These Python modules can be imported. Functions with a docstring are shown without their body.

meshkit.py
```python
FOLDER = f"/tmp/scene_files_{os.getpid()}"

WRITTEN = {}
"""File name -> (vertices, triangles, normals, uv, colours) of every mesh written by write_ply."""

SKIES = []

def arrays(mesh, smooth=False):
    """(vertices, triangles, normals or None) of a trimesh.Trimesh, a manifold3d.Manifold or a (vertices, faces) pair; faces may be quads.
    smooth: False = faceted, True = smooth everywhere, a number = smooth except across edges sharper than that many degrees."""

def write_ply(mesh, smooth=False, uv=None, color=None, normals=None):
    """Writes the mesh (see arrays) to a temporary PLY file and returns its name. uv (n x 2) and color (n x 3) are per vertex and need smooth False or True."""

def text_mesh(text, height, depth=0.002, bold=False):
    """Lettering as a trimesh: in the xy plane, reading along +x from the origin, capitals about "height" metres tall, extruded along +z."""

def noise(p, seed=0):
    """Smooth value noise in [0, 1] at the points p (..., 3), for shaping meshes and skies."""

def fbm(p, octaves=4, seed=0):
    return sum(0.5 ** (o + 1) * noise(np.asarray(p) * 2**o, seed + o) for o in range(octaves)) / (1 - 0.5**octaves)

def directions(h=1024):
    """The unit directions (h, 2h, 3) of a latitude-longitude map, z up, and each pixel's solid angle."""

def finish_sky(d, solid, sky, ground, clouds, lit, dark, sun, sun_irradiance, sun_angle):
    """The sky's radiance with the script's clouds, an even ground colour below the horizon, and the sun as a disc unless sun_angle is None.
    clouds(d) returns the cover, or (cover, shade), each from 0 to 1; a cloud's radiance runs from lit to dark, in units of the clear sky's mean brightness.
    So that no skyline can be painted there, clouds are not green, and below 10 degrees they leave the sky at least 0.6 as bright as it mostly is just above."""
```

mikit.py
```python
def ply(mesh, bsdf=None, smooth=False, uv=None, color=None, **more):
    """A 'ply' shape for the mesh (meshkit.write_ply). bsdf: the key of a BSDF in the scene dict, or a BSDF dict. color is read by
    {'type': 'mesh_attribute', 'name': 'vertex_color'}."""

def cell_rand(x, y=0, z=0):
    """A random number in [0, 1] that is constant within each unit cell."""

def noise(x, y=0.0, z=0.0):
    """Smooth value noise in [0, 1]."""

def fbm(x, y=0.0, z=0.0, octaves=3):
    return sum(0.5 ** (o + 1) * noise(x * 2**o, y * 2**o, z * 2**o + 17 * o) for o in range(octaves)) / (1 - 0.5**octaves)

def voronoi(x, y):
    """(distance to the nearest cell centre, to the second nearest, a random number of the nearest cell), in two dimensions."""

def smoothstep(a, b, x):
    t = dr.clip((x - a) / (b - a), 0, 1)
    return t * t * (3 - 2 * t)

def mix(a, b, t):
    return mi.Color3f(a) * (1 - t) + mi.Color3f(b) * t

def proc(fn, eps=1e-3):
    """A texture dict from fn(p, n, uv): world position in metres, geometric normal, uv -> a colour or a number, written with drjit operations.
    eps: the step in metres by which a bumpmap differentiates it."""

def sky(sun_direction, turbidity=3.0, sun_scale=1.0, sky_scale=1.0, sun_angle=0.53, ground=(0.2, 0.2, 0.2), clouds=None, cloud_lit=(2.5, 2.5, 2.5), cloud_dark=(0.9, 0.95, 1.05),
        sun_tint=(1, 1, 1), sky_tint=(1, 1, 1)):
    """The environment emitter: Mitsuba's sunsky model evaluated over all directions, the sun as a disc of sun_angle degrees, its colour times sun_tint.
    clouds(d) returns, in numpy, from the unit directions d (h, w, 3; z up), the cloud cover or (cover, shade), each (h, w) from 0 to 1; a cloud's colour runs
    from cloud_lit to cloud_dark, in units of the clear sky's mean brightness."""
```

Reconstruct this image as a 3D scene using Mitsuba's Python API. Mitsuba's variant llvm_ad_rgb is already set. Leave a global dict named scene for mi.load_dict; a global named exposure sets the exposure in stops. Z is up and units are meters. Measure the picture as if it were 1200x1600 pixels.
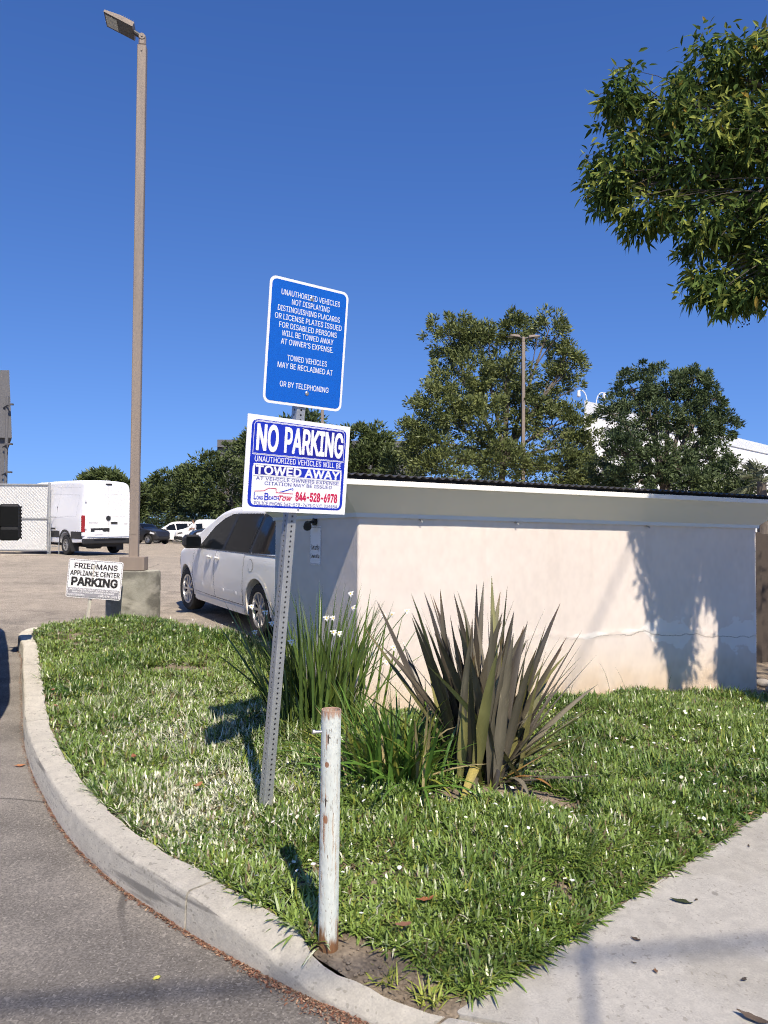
import math, random
import numpy as np, trimesh, drjit as dr, mitsuba as mi, mikit, meshkit
import manifold3d as m3
import shapely
from shapely.geometry import Polygon, Point, LineString, box as sbox
from shapely import affinity
from scipy.spatial import Delaunay
from scipy.spatial.transform import Rotation
from scipy.interpolate import PchipInterpolator

scene, labels = {}, {}
T = mi.ScalarTransform4f

# ---------------------------------------------------------------- camera, sky, exposure
ROLL, PITCH = 0.007, math.atan(35 / 1200)
EYE = np.array([0, 0, 1.56])
scene['camera'] = {
    'type': 'perspective', 'fov_axis': 'x', 'fov': 53.13, 'near_clip': 0.05, 'far_clip': 2000.0,
    'to_world': T().look_at(origin=EYE.tolist(), target=[0, math.cos(PITCH), 1.56 + math.sin(PITCH)],
                            up=[-math.sin(ROLL), 0, math.cos(ROLL)])}
SUN = np.array([0.33 * 0.682, -0.944 * 0.682, 0.731])
scene['sky'] = mikit.sky(SUN.tolist(), turbidity=3.0, ground=(0.16, 0.15, 0.14), sun_tint=(0.935, 1.0, 1.115), sky_scale=0.76, sky_tint=(0.57, 0.82, 1.33))
exposure = 2.05
rng = np.random.default_rng(7)

# ---------------------------------------------------------------- helpers
def tag(key, label=None, cat=None, group=None, kind=None):
    d = {}
    if label: d['label'] = label
    if cat: d['category'] = cat
    if group: d['group'] = group
    if kind: d['kind'] = kind
    labels[key] = d
    return key

_count = {}
def key_for(base):
    n = _count.get(base, 0)
    _count[base] = n + 1
    return base if n == 0 else f'{base}_{n:03d}'

def add(name, mesh, mat, parent=None, smooth=False, color=None, uv=None, to=None):
    k = key_for(f'{parent}__{name}' if parent else name)
    s = mikit.ply(mesh, mat, smooth=smooth, color=color, uv=uv)
    if to is not None:
        s['to_world'] = T(np.asarray(to, float).tolist()) if not isinstance(to, T) else to
    scene[k] = s
    return k

def cat(*ms):
    ms = [m for m in ms if m is not None]
    return trimesh.util.concatenate(ms) if len(ms) > 1 else ms[0]

def mesh(v, f):
    f = np.asarray(f, int)
    if f.shape[1] == 4:
        f = np.vstack([f[:, [0, 1, 2]], f[:, [0, 2, 3]]])
    return trimesh.Trimesh(np.asarray(v, float), f, process=False)

def box(cx, cy, cz, sx, sy, sz, bevel=0.0):
    if bevel <= 0:
        m = trimesh.creation.box((sx, sy, sz))
    else:
        b = min(bevel, .45 * min(sx, sy, sz))
        pts = []
        for a in (-1, 1):
            for c in (-1, 1):
                for d in (-1, 1):
                    p = np.array([a * sx / 2, c * sy / 2, d * sz / 2])
                    for k in range(3):
                        q = p.copy()
                        for j in range(3):
                            if j != k:
                                q[j] -= math.copysign(b, q[j])
                        pts.append(q)
        m = trimesh.convex.convex_hull(np.array(pts))
    m.apply_translation((cx, cy, cz))
    return m

def cyl(p0, p1, r0, r1=None, n=16, caps=True):
    r1 = r0 if r1 is None else r1
    return tube([p0, p1], [r0, r1], n, caps)

def tube(pts, rad, n=8, caps=True):
    p = np.asarray(pts, float)
    rad = np.broadcast_to(np.asarray(rad, float), (len(p),))
    t = np.gradient(p, axis=0)
    t /= np.linalg.norm(t, axis=1, keepdims=True) + 1e-12
    ref = np.array([0, 0, 1.0]) if abs(t[0][2]) < .9 else np.array([1.0, 0, 0])
    a = np.cross(t, ref); a /= np.linalg.norm(a, axis=1, keepdims=True) + 1e-12
    b = np.cross(t, a)
    an = np.arange(n) * 2 * np.pi / n
    v = (p[:, None] + rad[:, None, None] * (np.cos(an)[None, :, None] * a[:, None] + np.sin(an)[None, :, None] * b[:, None])).reshape(-1, 3)
    i, j = np.meshgrid(np.arange(len(p) - 1), np.arange(n), indexing='ij')
    q = np.stack([i * n + j, (i + 1) * n + j, (i + 1) * n + (j + 1) % n, i * n + (j + 1) % n], -1).reshape(-1, 4)
    f = np.vstack([q[:, [0, 1, 2]], q[:, [0, 2, 3]]])
    if caps:
        c0, c1 = len(v), len(v) + 1
        v = np.vstack([v, p[:1], p[-1:]])
        e = (len(p) - 1) * n
        f = np.vstack([f, [[c0, k, (k + 1) % n] for k in range(n)], [[c1, e + (k + 1) % n, e + k] for k in range(n)]])
    return mesh(v, f)

def lathe(prof, n=32):
    """prof: (radius, height) pairs, revolved about z."""
    return trimesh.creation.revolve(np.asarray(prof, float), sections=n)

def extrude(poly, h):
    gs = getattr(poly, 'geoms', [poly])
    return cat(*[trimesh.creation.extrude_polygon(g, h, engine='earcut') for g in gs if g.area > 0])

def rrect(w, h, r, cx=0, cy=0):
    return sbox(cx - w / 2 + r, cy - h / 2 + r, cx + w / 2 - r, cy + h / 2 - r).buffer(r, quad_segs=6)

def frame(origin, x, y, z):
    m = np.eye(4); m[:3, 0], m[:3, 1], m[:3, 2], m[:3, 3] = x, y, z, origin
    return m

def xf(m, M):
    m = m.copy(); m.apply_transform(M); return m

def text(s, cx, cy, w, h, bold=False, depth=.0008, z=0.0, shear=0.0):
    """Lettering centred on (cx, cy), capitals h high, stretched to the width w."""
    m = meshkit.text_mesh(s, h, depth, bold)
    b = m.bounds
    m.apply_translation((-(b[0][0] + b[1][0]) / 2, -h / 2, 0))
    if w: m.vertices[:, 0] *= w / (b[1][0] - b[0][0])
    if shear: m.vertices[:, 0] += shear * m.vertices[:, 1]
    m.apply_translation((cx, cy, z))
    return m

def fatten(m, r):
    """Thicker strokes for lettering lying in a plane of constant z."""
    v = np.array(m.vertices); z0, z1 = v[:, 2].min(), v[:, 2].max()
    top = v[m.faces][(v[m.faces][:, :, 2] > z1 - 1e-7).all(1)][:, :, :2]
    p = shapely.union_all([Polygon(t).buffer(1e-5) for t in top]).buffer(r, quad_segs=2).simplify(.0002)
    o = extrude(p, z1 - z0); o.apply_translation((0, 0, z0))
    return o

def sstep(a, b, x):
    t = np.clip((x - a) / (b - a), 0, 1)
    return t * t * (3 - 2 * t)

# ---------------------------------------------------------------- terrain
def lot_z(X, Y):
    X = np.asarray(X, float)
    return -.30 * sstep(.5, 1.3, X) * (1 - sstep(8.6, 11, np.asarray(Y, float))) * sstep(2.0, 3.2, np.asarray(Y, float) + 0 * X) + .029 * np.clip(np.asarray(Y, float) - 2.5, 0, 25.5)

def walk_z(X, Y):
    s = (np.asarray(X, float) - .2) * .707 + (np.asarray(Y, float) - 2.45) * .707
    return .03 + .036 * np.clip(s, -2, 2.6)

def lawn_z(X, Y):
    X, Y = np.asarray(X, float), np.asarray(Y, float)
    f = np.clip(1 - (X + .5) / 3.5, 0, 1)
    z = .125 + .029 * np.clip(Y - 2.5, 0, 10) * f - .035 * np.clip(X - 2.2, 0, 3)
    # the corner where kerb and walk run down to the street
    d = np.hypot(X - .25, Y - 2.45)
    z -= .10 * np.exp(-(d / .42) ** 2)
    for (x, y, r, h) in ((-.45, 5.4, .45, .07), (.12, 4.32, .4, .03), (.55, 4.35, .4, .04), (-1.75, 8.35, .75, .10), (-3.3, 9.6, .9, .09), (-2.6, 9.3, .6, .05), (.9, 3.4, .7, .02), (2.3, 5.8, .9, .03)):
        z = z + h * np.exp(-(((X - x) ** 2 + (Y - y) ** 2) / r ** 2))
    p = np.stack([X * 1.3, Y * 1.3, X * 0], -1)
    z = z + .04 * (meshkit.fbm(p, 3, 5) - .5)
    # the soil meets the walk nearly flush
    w = 1 - sstep(.02, .34, (WALK_A[0] - X) * WN[0] + (WALK_A[1] - Y) * WN[1])
    return z * (1 - w) + (walk_z(X, Y) + .004) * w

# kerb stations from the far end of the island to the walk: gutter (x, y, z), arris (x, y, z), inner edge (x, y, z)
ARR = np.array([(-1.35, 8.50), (-1.95, 9.35), (-2.7, 10.15), (-3.5, 10.72), (-4.0, 10.62), (-4.35, 10.25), (-4.49, 9.85), (-4.40, 9.36), (-3.92, 8.4), (-3.44, 7.37), (-2.95, 6.35), (-2.50, 5.42), (-2.144, 4.775), (-1.871, 4.342),
                (-1.663, 4.026), (-1.456, 3.745), (-1.231, 3.483), (-1.054, 3.301), (-.899, 3.16), (-.757, 3.031), (-.64, 2.93), (-.515, 2.835), (-.37, 2.72), (-.28, 2.64), (-.12, 2.55), (.12, 2.39)])
def _kerb():
    a = ARR
    t = np.gradient(a, axis=0); t /= np.linalg.norm(t, axis=1, keepdims=True)
    n = np.stack([-t[:, 1], t[:, 0]], 1)
    zg = lot_z(a[:, 0], a[:, 1])
    h = np.full(len(a), .15)
    h[-6:] = (.135, .105, .068, .04, .016, .012)
    h[:7] = (.05, .05, .05, .05, .06, .09, .13)
    inner = a + .148 * n
    zi = zg + h
    inner[-6:] = [(-.545, 3.03), (-.42, 2.92), (-.30, 2.80), (-.22, 2.68), (-.05, 2.57), (.21, 2.49)]
    zi[-6:] = (.16, .152, .14, .11, .078, .03)
    gut = a - .006 * n
    gut[-6:] = [(-.632, 2.918), (-.503, 2.818), (-.345, 2.698), (-.232, 2.618), (-.098, 2.533), (.112, 2.38)]
    G = np.c_[gut, zg]; A = np.c_[a, zg + h]; I = np.c_[inner, zi]
    s = np.r_[0, np.cumsum(np.linalg.norm(np.diff(a, axis=0), axis=1))]
    return s, G, A, I
KS, KG, KA, KI = _kerb()

def kerb_segment(s0, s1):
    ss = np.linspace(s0, s1, max(3, int((s1 - s0) / .05)))
    def ip(C): return np.stack([PchipInterpolator(KS, C[:, k])(ss) for k in range(3)], 1)
    G, A, I = ip(KG), ip(KA), ip(KI)
    wob = (meshkit.fbm(np.c_[ss * 9, ss * 0, ss * 0], 3, 3) - .5)[:, None]
    inn = (I - A); inn /= np.linalg.norm(inn, axis=1, keepdims=True)
    I = I + inn * wob * .03
    A = A + inn * (meshkit.fbm(np.c_[ss * 7, ss * 0 + 4, ss * 0], 3, 9) - .5)[:, None] * .008
    dn = (G - A); L = np.linalg.norm(dn, axis=1, keepdims=True); dn /= np.maximum(L, 1e-6)
    r = np.minimum(.022, L * .45)
    rows = [G + [0, 0, -.12], G, A + dn * r, A + dn * r * .35 + inn * r * .22, A + dn * r * .08 + inn * r * .6, A + inn * r * 1.2,
            A + inn * .05 + (I - A) * .12, I - inn * .012, I + [0, 0, -.008], I + [0, 0, -.2]]
    V = np.stack(rows, 1); ns, nr = V.shape[:2]
    i, j = np.meshgrid(np.arange(ns - 1), np.arange(nr - 1), indexing='ij')
    q = np.stack([i * nr + j, (i + 1) * nr + j, (i + 1) * nr + j + 1, i * nr + j + 1], -1).reshape(-1, 4)
    v = V.reshape(-1, 3)
    f = np.vstack([q[:, [0, 1, 2]], q[:, [0, 2, 3]]])
    cap = [[0, k, k + 1] for k in range(1, nr - 1)] + [[(ns - 1) * nr, (ns - 1) * nr + k + 1, (ns - 1) * nr + k] for k in range(1, nr - 1)]
    return mesh(v, np.vstack([f, cap]))

WALK_A, WALK_B = np.array([.225, 2.50]), np.array([2.06, 4.12])
WDIR = (WALK_B - WALK_A) / np.linalg.norm(WALK_B - WALK_A)
WN = np.array([WDIR[1], -WDIR[0]])
WEND = WALK_A + WDIR * 14
WALL_A, WALL_B = np.array([-.195, 5.8]), np.array([3.678, 7.6])
U = (WALL_B - WALL_A) / np.linalg.norm(WALL_B - WALL_A)      # along the front wall
V = np.array([-U[1], U[0]])                                   # to the back of the enclosure
WLEN = float(np.linalg.norm(WALL_B - WALL_A))
LAWN = Polygon([tuple(p[:2]) for p in KI[::1]] + [tuple(WALK_A), tuple(WEND), (WEND[0] - 2, WEND[1] + 4), (4.5, 9.5), (1.5, 9.0), (-.6, 8.2)]).buffer(0)

# ---------------------------------------------------------------- materials
def rgb(*c): return {'type': 'rgb', 'value': list(map(float, c))}
def pbr(name, col, rough=.5, two=True, **k):
    b = {'type': 'principled', 'base_color': rgb(*col) if isinstance(col, tuple) else col, 'roughness': rough, **k}
    scene[name] = {'type': 'twosided', 'bsdf': b} if two else b
    return name
def bumped(name, tex, bump, scale, rough=.8, **k):
    scene[name] = {'type': 'twosided', 'bsdf': {'type': 'bumpmap', 'bump': bump, 'scale': float(scale),
                   'bsdf': {'type': 'principled', 'base_color': tex, 'roughness': rough, **k}}}
    return name
N, FB, MIX, SS = mikit.noise, mikit.fbm, mikit.mix, mikit.smoothstep

def asphalt_col(p, n, uv):
    g = N(p.x * 170, p.y * 170, 3) ; g2 = N(p.x * 120, p.y * 120, 9)
    big = FB(p.x * .9, p.y * .9, 1, 4); mid = FB(p.x * 6, p.y * 6, 5, 3)
    c = MIX((.155, .143, .128), (.225, .205, .180), big)
    c = MIX(c, c * .72, SS(.56, .72, FB(p.x * .55 + 3, p.y * 1.6, 8, 4)) * .7)
    c = c * (.72 + .5 * mid)
    c = c * (.68 + .64 * g)
    light = SS(.78, .9, g2)
    c = MIX(c, (.42, .39, .35), light * .38)
    wx, wy = p.x + .35 * FB(p.x * 1.1, p.y * 1.1, 31, 3), p.y + .35 * FB(p.x * 1.1, p.y * 1.1, 37, 3)
    f1, f2, w_ = mikit.voronoi(wx * .30, wy * .42)
    crack = (1 - SS(.003, .012, f2 - f1)) * SS(.45, .6, FB(p.x * .5, p.y * .5, 41, 2))
    c = MIX(c, (.045, .042, .04), crack * .7)
    oil = SS(.68, .80, FB(p.x * 1.9 + 5, p.y * 1.9, 43, 3))
    c = MIX(c, c * .66, oil * .6)
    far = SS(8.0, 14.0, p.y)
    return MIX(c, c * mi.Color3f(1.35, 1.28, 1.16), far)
def asphalt_bump(p, n, uv): return N(p.x * 140, p.y * 140, 1) * .6 + N(p.x * 55, p.y * 55, 2) * .6
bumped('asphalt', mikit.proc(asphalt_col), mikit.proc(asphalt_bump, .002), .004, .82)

def conc_col(p, n, uv):
    big = FB(p.x * 1.7, p.y * 1.7, p.z * 1.7, 4); f = FB(p.x * 30, p.y * 30, p.z * 30, 3); g = N(p.x * 220, p.y * 220, p.z * 220)
    c = MIX((.385, .37, .33), (.50, .48, .43), big) * (.82 + .3 * f) * (.88 + .22 * g)
    pit = SS(.80, .88, N(p.x * 85, p.y * 85, p.z * 85))
    c = MIX(c, c * mi.Color3f(.80, .79, .76), SS(.58, .72, FB(p.x * 2.6 + 9, p.y * 2.6, 47, 4)) * .55)
    spot = SS(.86, .90, N(p.x * 13, p.y * 13, 49)) * SS(.5, .7, N(p.x * 2, p.y * 2, 51))
    c = MIX(c, (.16, .15, .135), spot * .6)
    return MIX(c, (.2, .18, .15), pit * .45)
def conc_bump(p, n, uv): return FB(p.x * 60, p.y * 60, p.z * 60, 3)
bumped('walk_concrete', mikit.proc(conc_col), mikit.proc(conc_bump, .003), .003, .85)

def kerb_col(p, n, uv):
    big = FB(p.x * 2.3, p.y * 2.3, p.z * 2.3, 4); f = FB(p.x * 24, p.y * 24, p.z * 24, 3); g = N(p.x * 190, p.y * 190, p.z * 190)
    c = MIX((.38, .36, .305), (.53, .5, .43), big) * (.8 + .34 * f) * (.86 + .24 * g)
    scuff = SS(.52, .74, FB(p.x * 3.1 + 4, p.y * 3.1, p.z * 26, 4)) * (1 - SS(.35, .6, dr.abs(n.z)))
    c = MIX(c, (.13, .125, .115), scuff * .8)
    pit = SS(.76, .86, N(p.x * 75, p.y * 75, p.z * 75))
    return MIX(c, (.17, .16, .13), pit * .5)
bumped('kerb_concrete', mikit.proc(kerb_col), mikit.proc(conc_bump, .003), .004, .85)

def base_col(p, n, uv):
    f = FB(p.x * 7, p.y * 7, p.z * 5, 4); g = N(p.x * 90, p.y * 90, p.z * 90)
    c = MIX((.14, .137, .115), (.29, .285, .24), SS(.3, .7, f)) * (.85 + .25 * g)
    return MIX(c, (.40, .385, .33), SS(.55, .75, FB(p.x * 4 + 3, p.y * 4, p.z * 9, 4)) * .7)
bumped('pier_concrete', mikit.proc(base_col), mikit.proc(conc_bump, .003), .004, .85)

def soil_col(p, n, uv):
    f = FB(p.x * 9, p.y * 9, p.z * 9, 4); g = N(p.x * 120, p.y * 120, p.z * 120)
    return MIX((.10, .078, .055), (.30, .245, .18), f) * (.6 + .75 * g)
def soil_bump(p, n, uv): return FB(p.x * 28, p.y * 28, p.z * 28, 4)
bumped('soil', mikit.proc(soil_col), mikit.proc(soil_bump, .003), .02, .95)

def stucco_col(p, n, uv):
    s = (p.x - WALL_A[0]) * U[0] + (p.y - WALL_A[1]) * U[1]
    big = FB(s * 1.1, p.z * 1.6, 2, 4); f = FB(s * 14, p.z * 14, p.x * 14, 3)
    c = MIX((.645, .575, .52), (.715, .645, .585), big) * (.93 + .14 * f)
    drip = SS(.60, .80, FB(s * 9, p.z * .7, 11, 4)) * SS(.2, 1.4, p.z)
    c = MIX(c, c * mi.Color3f(.86, .84, .82), drip * .22)
    splash = (1 - SS(.18, .42, p.z + .30 * (FB(s * 5, p.z * 5, 13, 4) - .5)))
    c = MIX(c, c * mi.Color3f(.80, .72, .60), splash * .6)
    smear = SS(.58, .72, FB(s * 2.3 + 7, p.z * 3.4, 17, 4))
    c = MIX(c, (.74, .69, .635), smear * .3)
    low = 1 - SS(.25, .75, p.z + .25 * (big - .5))
    c = MIX(c, c * mi.Color3f(1.0, .93, .80), low * .8)
    # a band where the paint has blistered and flaked off, leaving chalky plaster
    line = .73 - .05 * SS(1.6, 2.6, s) - .06 * SS(2.8, 4.0, s) + .10 * (FB(s * 3.0, 1.5, 7, 4) - .5)
    d = p.z - line
    w = (.03 * SS(.9, 1.9, s) + .03 * SS(2.6, 3.7, s)) * (.1 + 3.2 * SS(.40, .72, FB(s * 1.9, 3.0, 21, 3)))
    patch = SS(0.0, .02, w * (.1 + 1.6 * FB(s * 7, p.z * 11, 4, 4)) - dr.abs(d) - .006) * SS(.8, 1.2, s)
    c = MIX(c, (.80, .78, .74), patch * .7)
    crack = (1 - SS(.002, .006, dr.abs(d + .02 + .03 * (FB(s * 9, 2, 3, 3) - .5)))) * SS(1.9, 2.2, s)
    c = MIX(c, (.22, .19, .16), crack * .6 * SS(.40, .55, FB(s * 2.1, 9, 5, 3)))
    return c
def stucco_bump(p, n, uv):
    s = (p.x - WALL_A[0]) * U[0] + (p.y - WALL_A[1]) * U[1]
    line = .73 - .05 * SS(1.6, 2.6, s) - .06 * SS(2.8, 4.0, s) + .10 * (FB(s * 3.0, 1.5, 7, 4) - .5)
    d = p.z - line
    ridge = (1 - SS(.0, .05, dr.abs(d))) * SS(1.2, 2.0, s) * FB(s * 22, p.z * 22, 2, 3)
    return FB(s * 60, p.z * 60, p.y * 60, 3) * .25 + FB(s * 5, p.z * 5, 3, 2) * .5 + ridge * 2
bumped('stucco', mikit.proc(stucco_col), mikit.proc(stucco_bump, .003), .004, .9)

def bollard_col(p, n, uv):
    a = dr.atan2(p.y - 2.74, p.x + .183)
    f = FB(a * 3, p.z * 9, 2, 4); f2 = FB(a * 9, p.z * 30, 6, 3)
    c = MIX((.50, .55, .51), (.64, .67, .62), FB(a * 2, p.z * 5, 1, 3))
    streak = SS(.50, .72, FB(a * 5 + 2, p.z * 2.2, 5, 3)) * SS(.48, .66, f2) * (1 - SS(.62, .86, p.z))
    c = MIX(c, (.42, .29, .17), streak * .75)
    chips = SS(.715, .775, FB(a * 11, p.z * 48, 8, 3))
    c = MIX(c, (.16, .12, .09), chips * .75)
    base = 1 - SS(.13, .22, p.z + .24 * (FB(a * 1.3, p.z * 12, 9, 4) - .5))
    c = MIX(c, MIX((.11, .055, .03), (.24, .12, .05), f2), base)
    rim = SS(.905, .935, p.z + .05 * (f2 - .5))
    c = MIX(c, MIX((.25, .10, .045), (.42, .22, .11), f2), rim * .8)
    for (aa, zz, ra, rz) in ((-1.75, .845, .10, .022), (-1.92, .835, .06, .04), (-1.85, .755, .22, .012), (-1.95, .63, .07, .03), (-1.98, .565, .30, .018), (-2.15, .53, .10, .075)):
        q = dr.square((a - aa) / ra) + dr.square((p.z - zz) / rz)
        c = MIX(c, MIX((.20, .07, .03), (.34, .15, .06), f2), (1 - SS(.45, 1.0, q + 1.0 * (f2 - .5))) * .9)
    return c
def bollard_bump(p, n, uv): return FB(p.x * 40, p.y * 40, p.z * 40, 3)
bumped('bollard_paint', mikit.proc(bollard_col), mikit.proc(bollard_bump, .003), .003, .6)

def galv_col(p, n, uv):
    f = FB(p.x * 30, p.y * 30, p.z * 18, 3)
    return MIX((.34, .355, .36), (.50, .515, .52), f)
pbr('galvanized', mikit.proc(galv_col), .42, metallic=.55, specular=.5)
pbr('galv_dark', (.30, .30, .30), .5, metallic=.5)
pbr('steel_bolt', (.55, .55, .55), .35, metallic=.9)
pbr('sign_blue', (.002, .105, .52), .38)
pbr('sign_white', (.80, .80, .80), .4)
pbr('ink_blue', (.010, .030, .44), .4)
pbr('ink_navy', (.012, .014, .26), .4)
pbr('ink_text_blue', (.02, .03, .27), .5)
pbr('ink_red', (.50, .015, .075), .45)
pbr('ink_black', (.018, .018, .02), .5)
pbr('ink_gray', (.30, .30, .34), .5)
pbr('board_white', (.84, .84, .86), .45)
pbr('wood_stake', (.60, .57, .50), .8)
def pole_col(p, n, uv):
    f = FB(p.x * 20, p.y * 20, p.z * 1.3, 4); w = FB(p.x * 3, p.y * 3, p.z * .7, 3)
    return MIX((.205, .165, .135), (.285, .232, .188), f) * (.85 + .3 * w)
pbr('bronze_paint', mikit.proc(pole_col), .55)
pbr('bronze_dark', (.055, .05, .048), .5)
pbr('lens_gray', (.42, .42, .38), .35)
pbr('soffit_paint', (.66, .64, .565), .75)
pbr('trim_white', (.80, .78, .72), .6)
pbr('roof_metal', (.055, .052, .05), .55)
pbr('dark_gap', (.02, .02, .02), .9)
pbr('white_paint', (.80, .80, .80), .28, clearcoat=.8, clearcoat_gloss=.9)
pbr('silver_white', (.89, .86, .79), .26, clearcoat=.8, clearcoat_gloss=.9)
pbr('black_paint', (.018, .018, .02), .2, clearcoat=1.0, clearcoat_gloss=.95)
pbr('black_plastic', (.022, .022, .023), .5)
pbr('trim_gray', (.09, .09, .095), .45)
pbr('seam', (.16, .16, .17), .6)
pbr('glass_dark', (.006, .007, .008), .05, specular=.32)
pbr('glass_tint', (.014, .016, .017), .05, specular=.38)
pbr('tyre_rubber', (.022, .022, .022), .8)
pbr('rim_metal', (.55, .55, .56), .28, metallic=.85)
pbr('rim_gap', (.03, .03, .03), .7)
pbr('rim_white', (.62, .62, .62), .45)
pbr('chrome', (.75, .75, .76), .15, metallic=1.0)
pbr('tail_red', (.30, .012, .015), .2, clearcoat=1.0)
pbr('head_lens', (.70, .72, .75), .12, clearcoat=1.0)
pbr('skin', (.33, .19, .13), .6)
pbr('shirt_white', (.76, .75, .78), .9)
pbr('cloth_dark', (.03, .035, .05), .9)
pbr('hair_black', (.012, .010, .009), .6)
pbr('slat_white', (.76, .76, .73), .6)
pbr('fence_wire', (.36, .37, .37), .5, metallic=.4)
pbr('building_gray', (.13, .13, .135), .8)
pbr('building_dark', (.10, .10, .105), .8)
pbr('building_white', (.80, .80, .80), .8)
pbr('coping_white', (.62, .65, .68), .7)
pbr('wood_dark', (.07, .055, .045), .85)
pbr('petal_white', (.82, .82, .78), .6)
pbr('petal_cream', (.78, .78, .60), .6)
pbr('petal_yellow', (.70, .50, .08), .6)
pbr('cable_black', (.02, .02, .02), .7)
pbr('pole_wood', (.14, .11, .085), .9)
pbr('stone', (.34, .31, .27), .9)
def bark_col(p, n, uv): return MIX((.075, .06, .048), (.20, .17, .14), FB(p.x * 18, p.y * 18, p.z * 4, 4))
bumped('bark', mikit.proc(bark_col), mikit.proc(lambda p, n, uv: FB(p.x * 30, p.y * 30, p.z * 8, 3), .004), .02, .95)
VC = {'type': 'mesh_attribute', 'name': 'vertex_color'}
scene['foliage'] = {'type': 'twosided', 'bsdf': {'type': 'principled', 'base_color': VC, 'roughness': .55, 'specular': .4}}
scene['leafy'] = {'type': 'principledthin', 'base_color': VC, 'roughness': .38, 'diff_trans': .55, 'spec_trans': 0.0, 'eta': 1.45}
scene['blade'] = {'type': 'twosided', 'bsdf': {'type': 'principled', 'base_color': VC, 'roughness': .33, 'specular': .6}}
scene['dead_leaf'] = {'type': 'twosided', 'bsdf': {'type': 'principled', 'base_color': VC, 'roughness': .75}}

# ================================================================ setting
def grid_mesh(xs, ys, zf):
    gx, gy = np.meshgrid(xs, ys, indexing='ij')
    v = np.c_[gx.ravel(), gy.ravel(), zf(gx.ravel(), gy.ravel())]
    n = len(ys)
    i, j = np.meshgrid(np.arange(len(xs) - 1), np.arange(n - 1), indexing='ij')
    q = np.stack([i * n + j, (i + 1) * n + j, (i + 1) * n + j + 1, i * n + j + 1], -1).reshape(-1, 4)
    return mesh(v, q)

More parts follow.
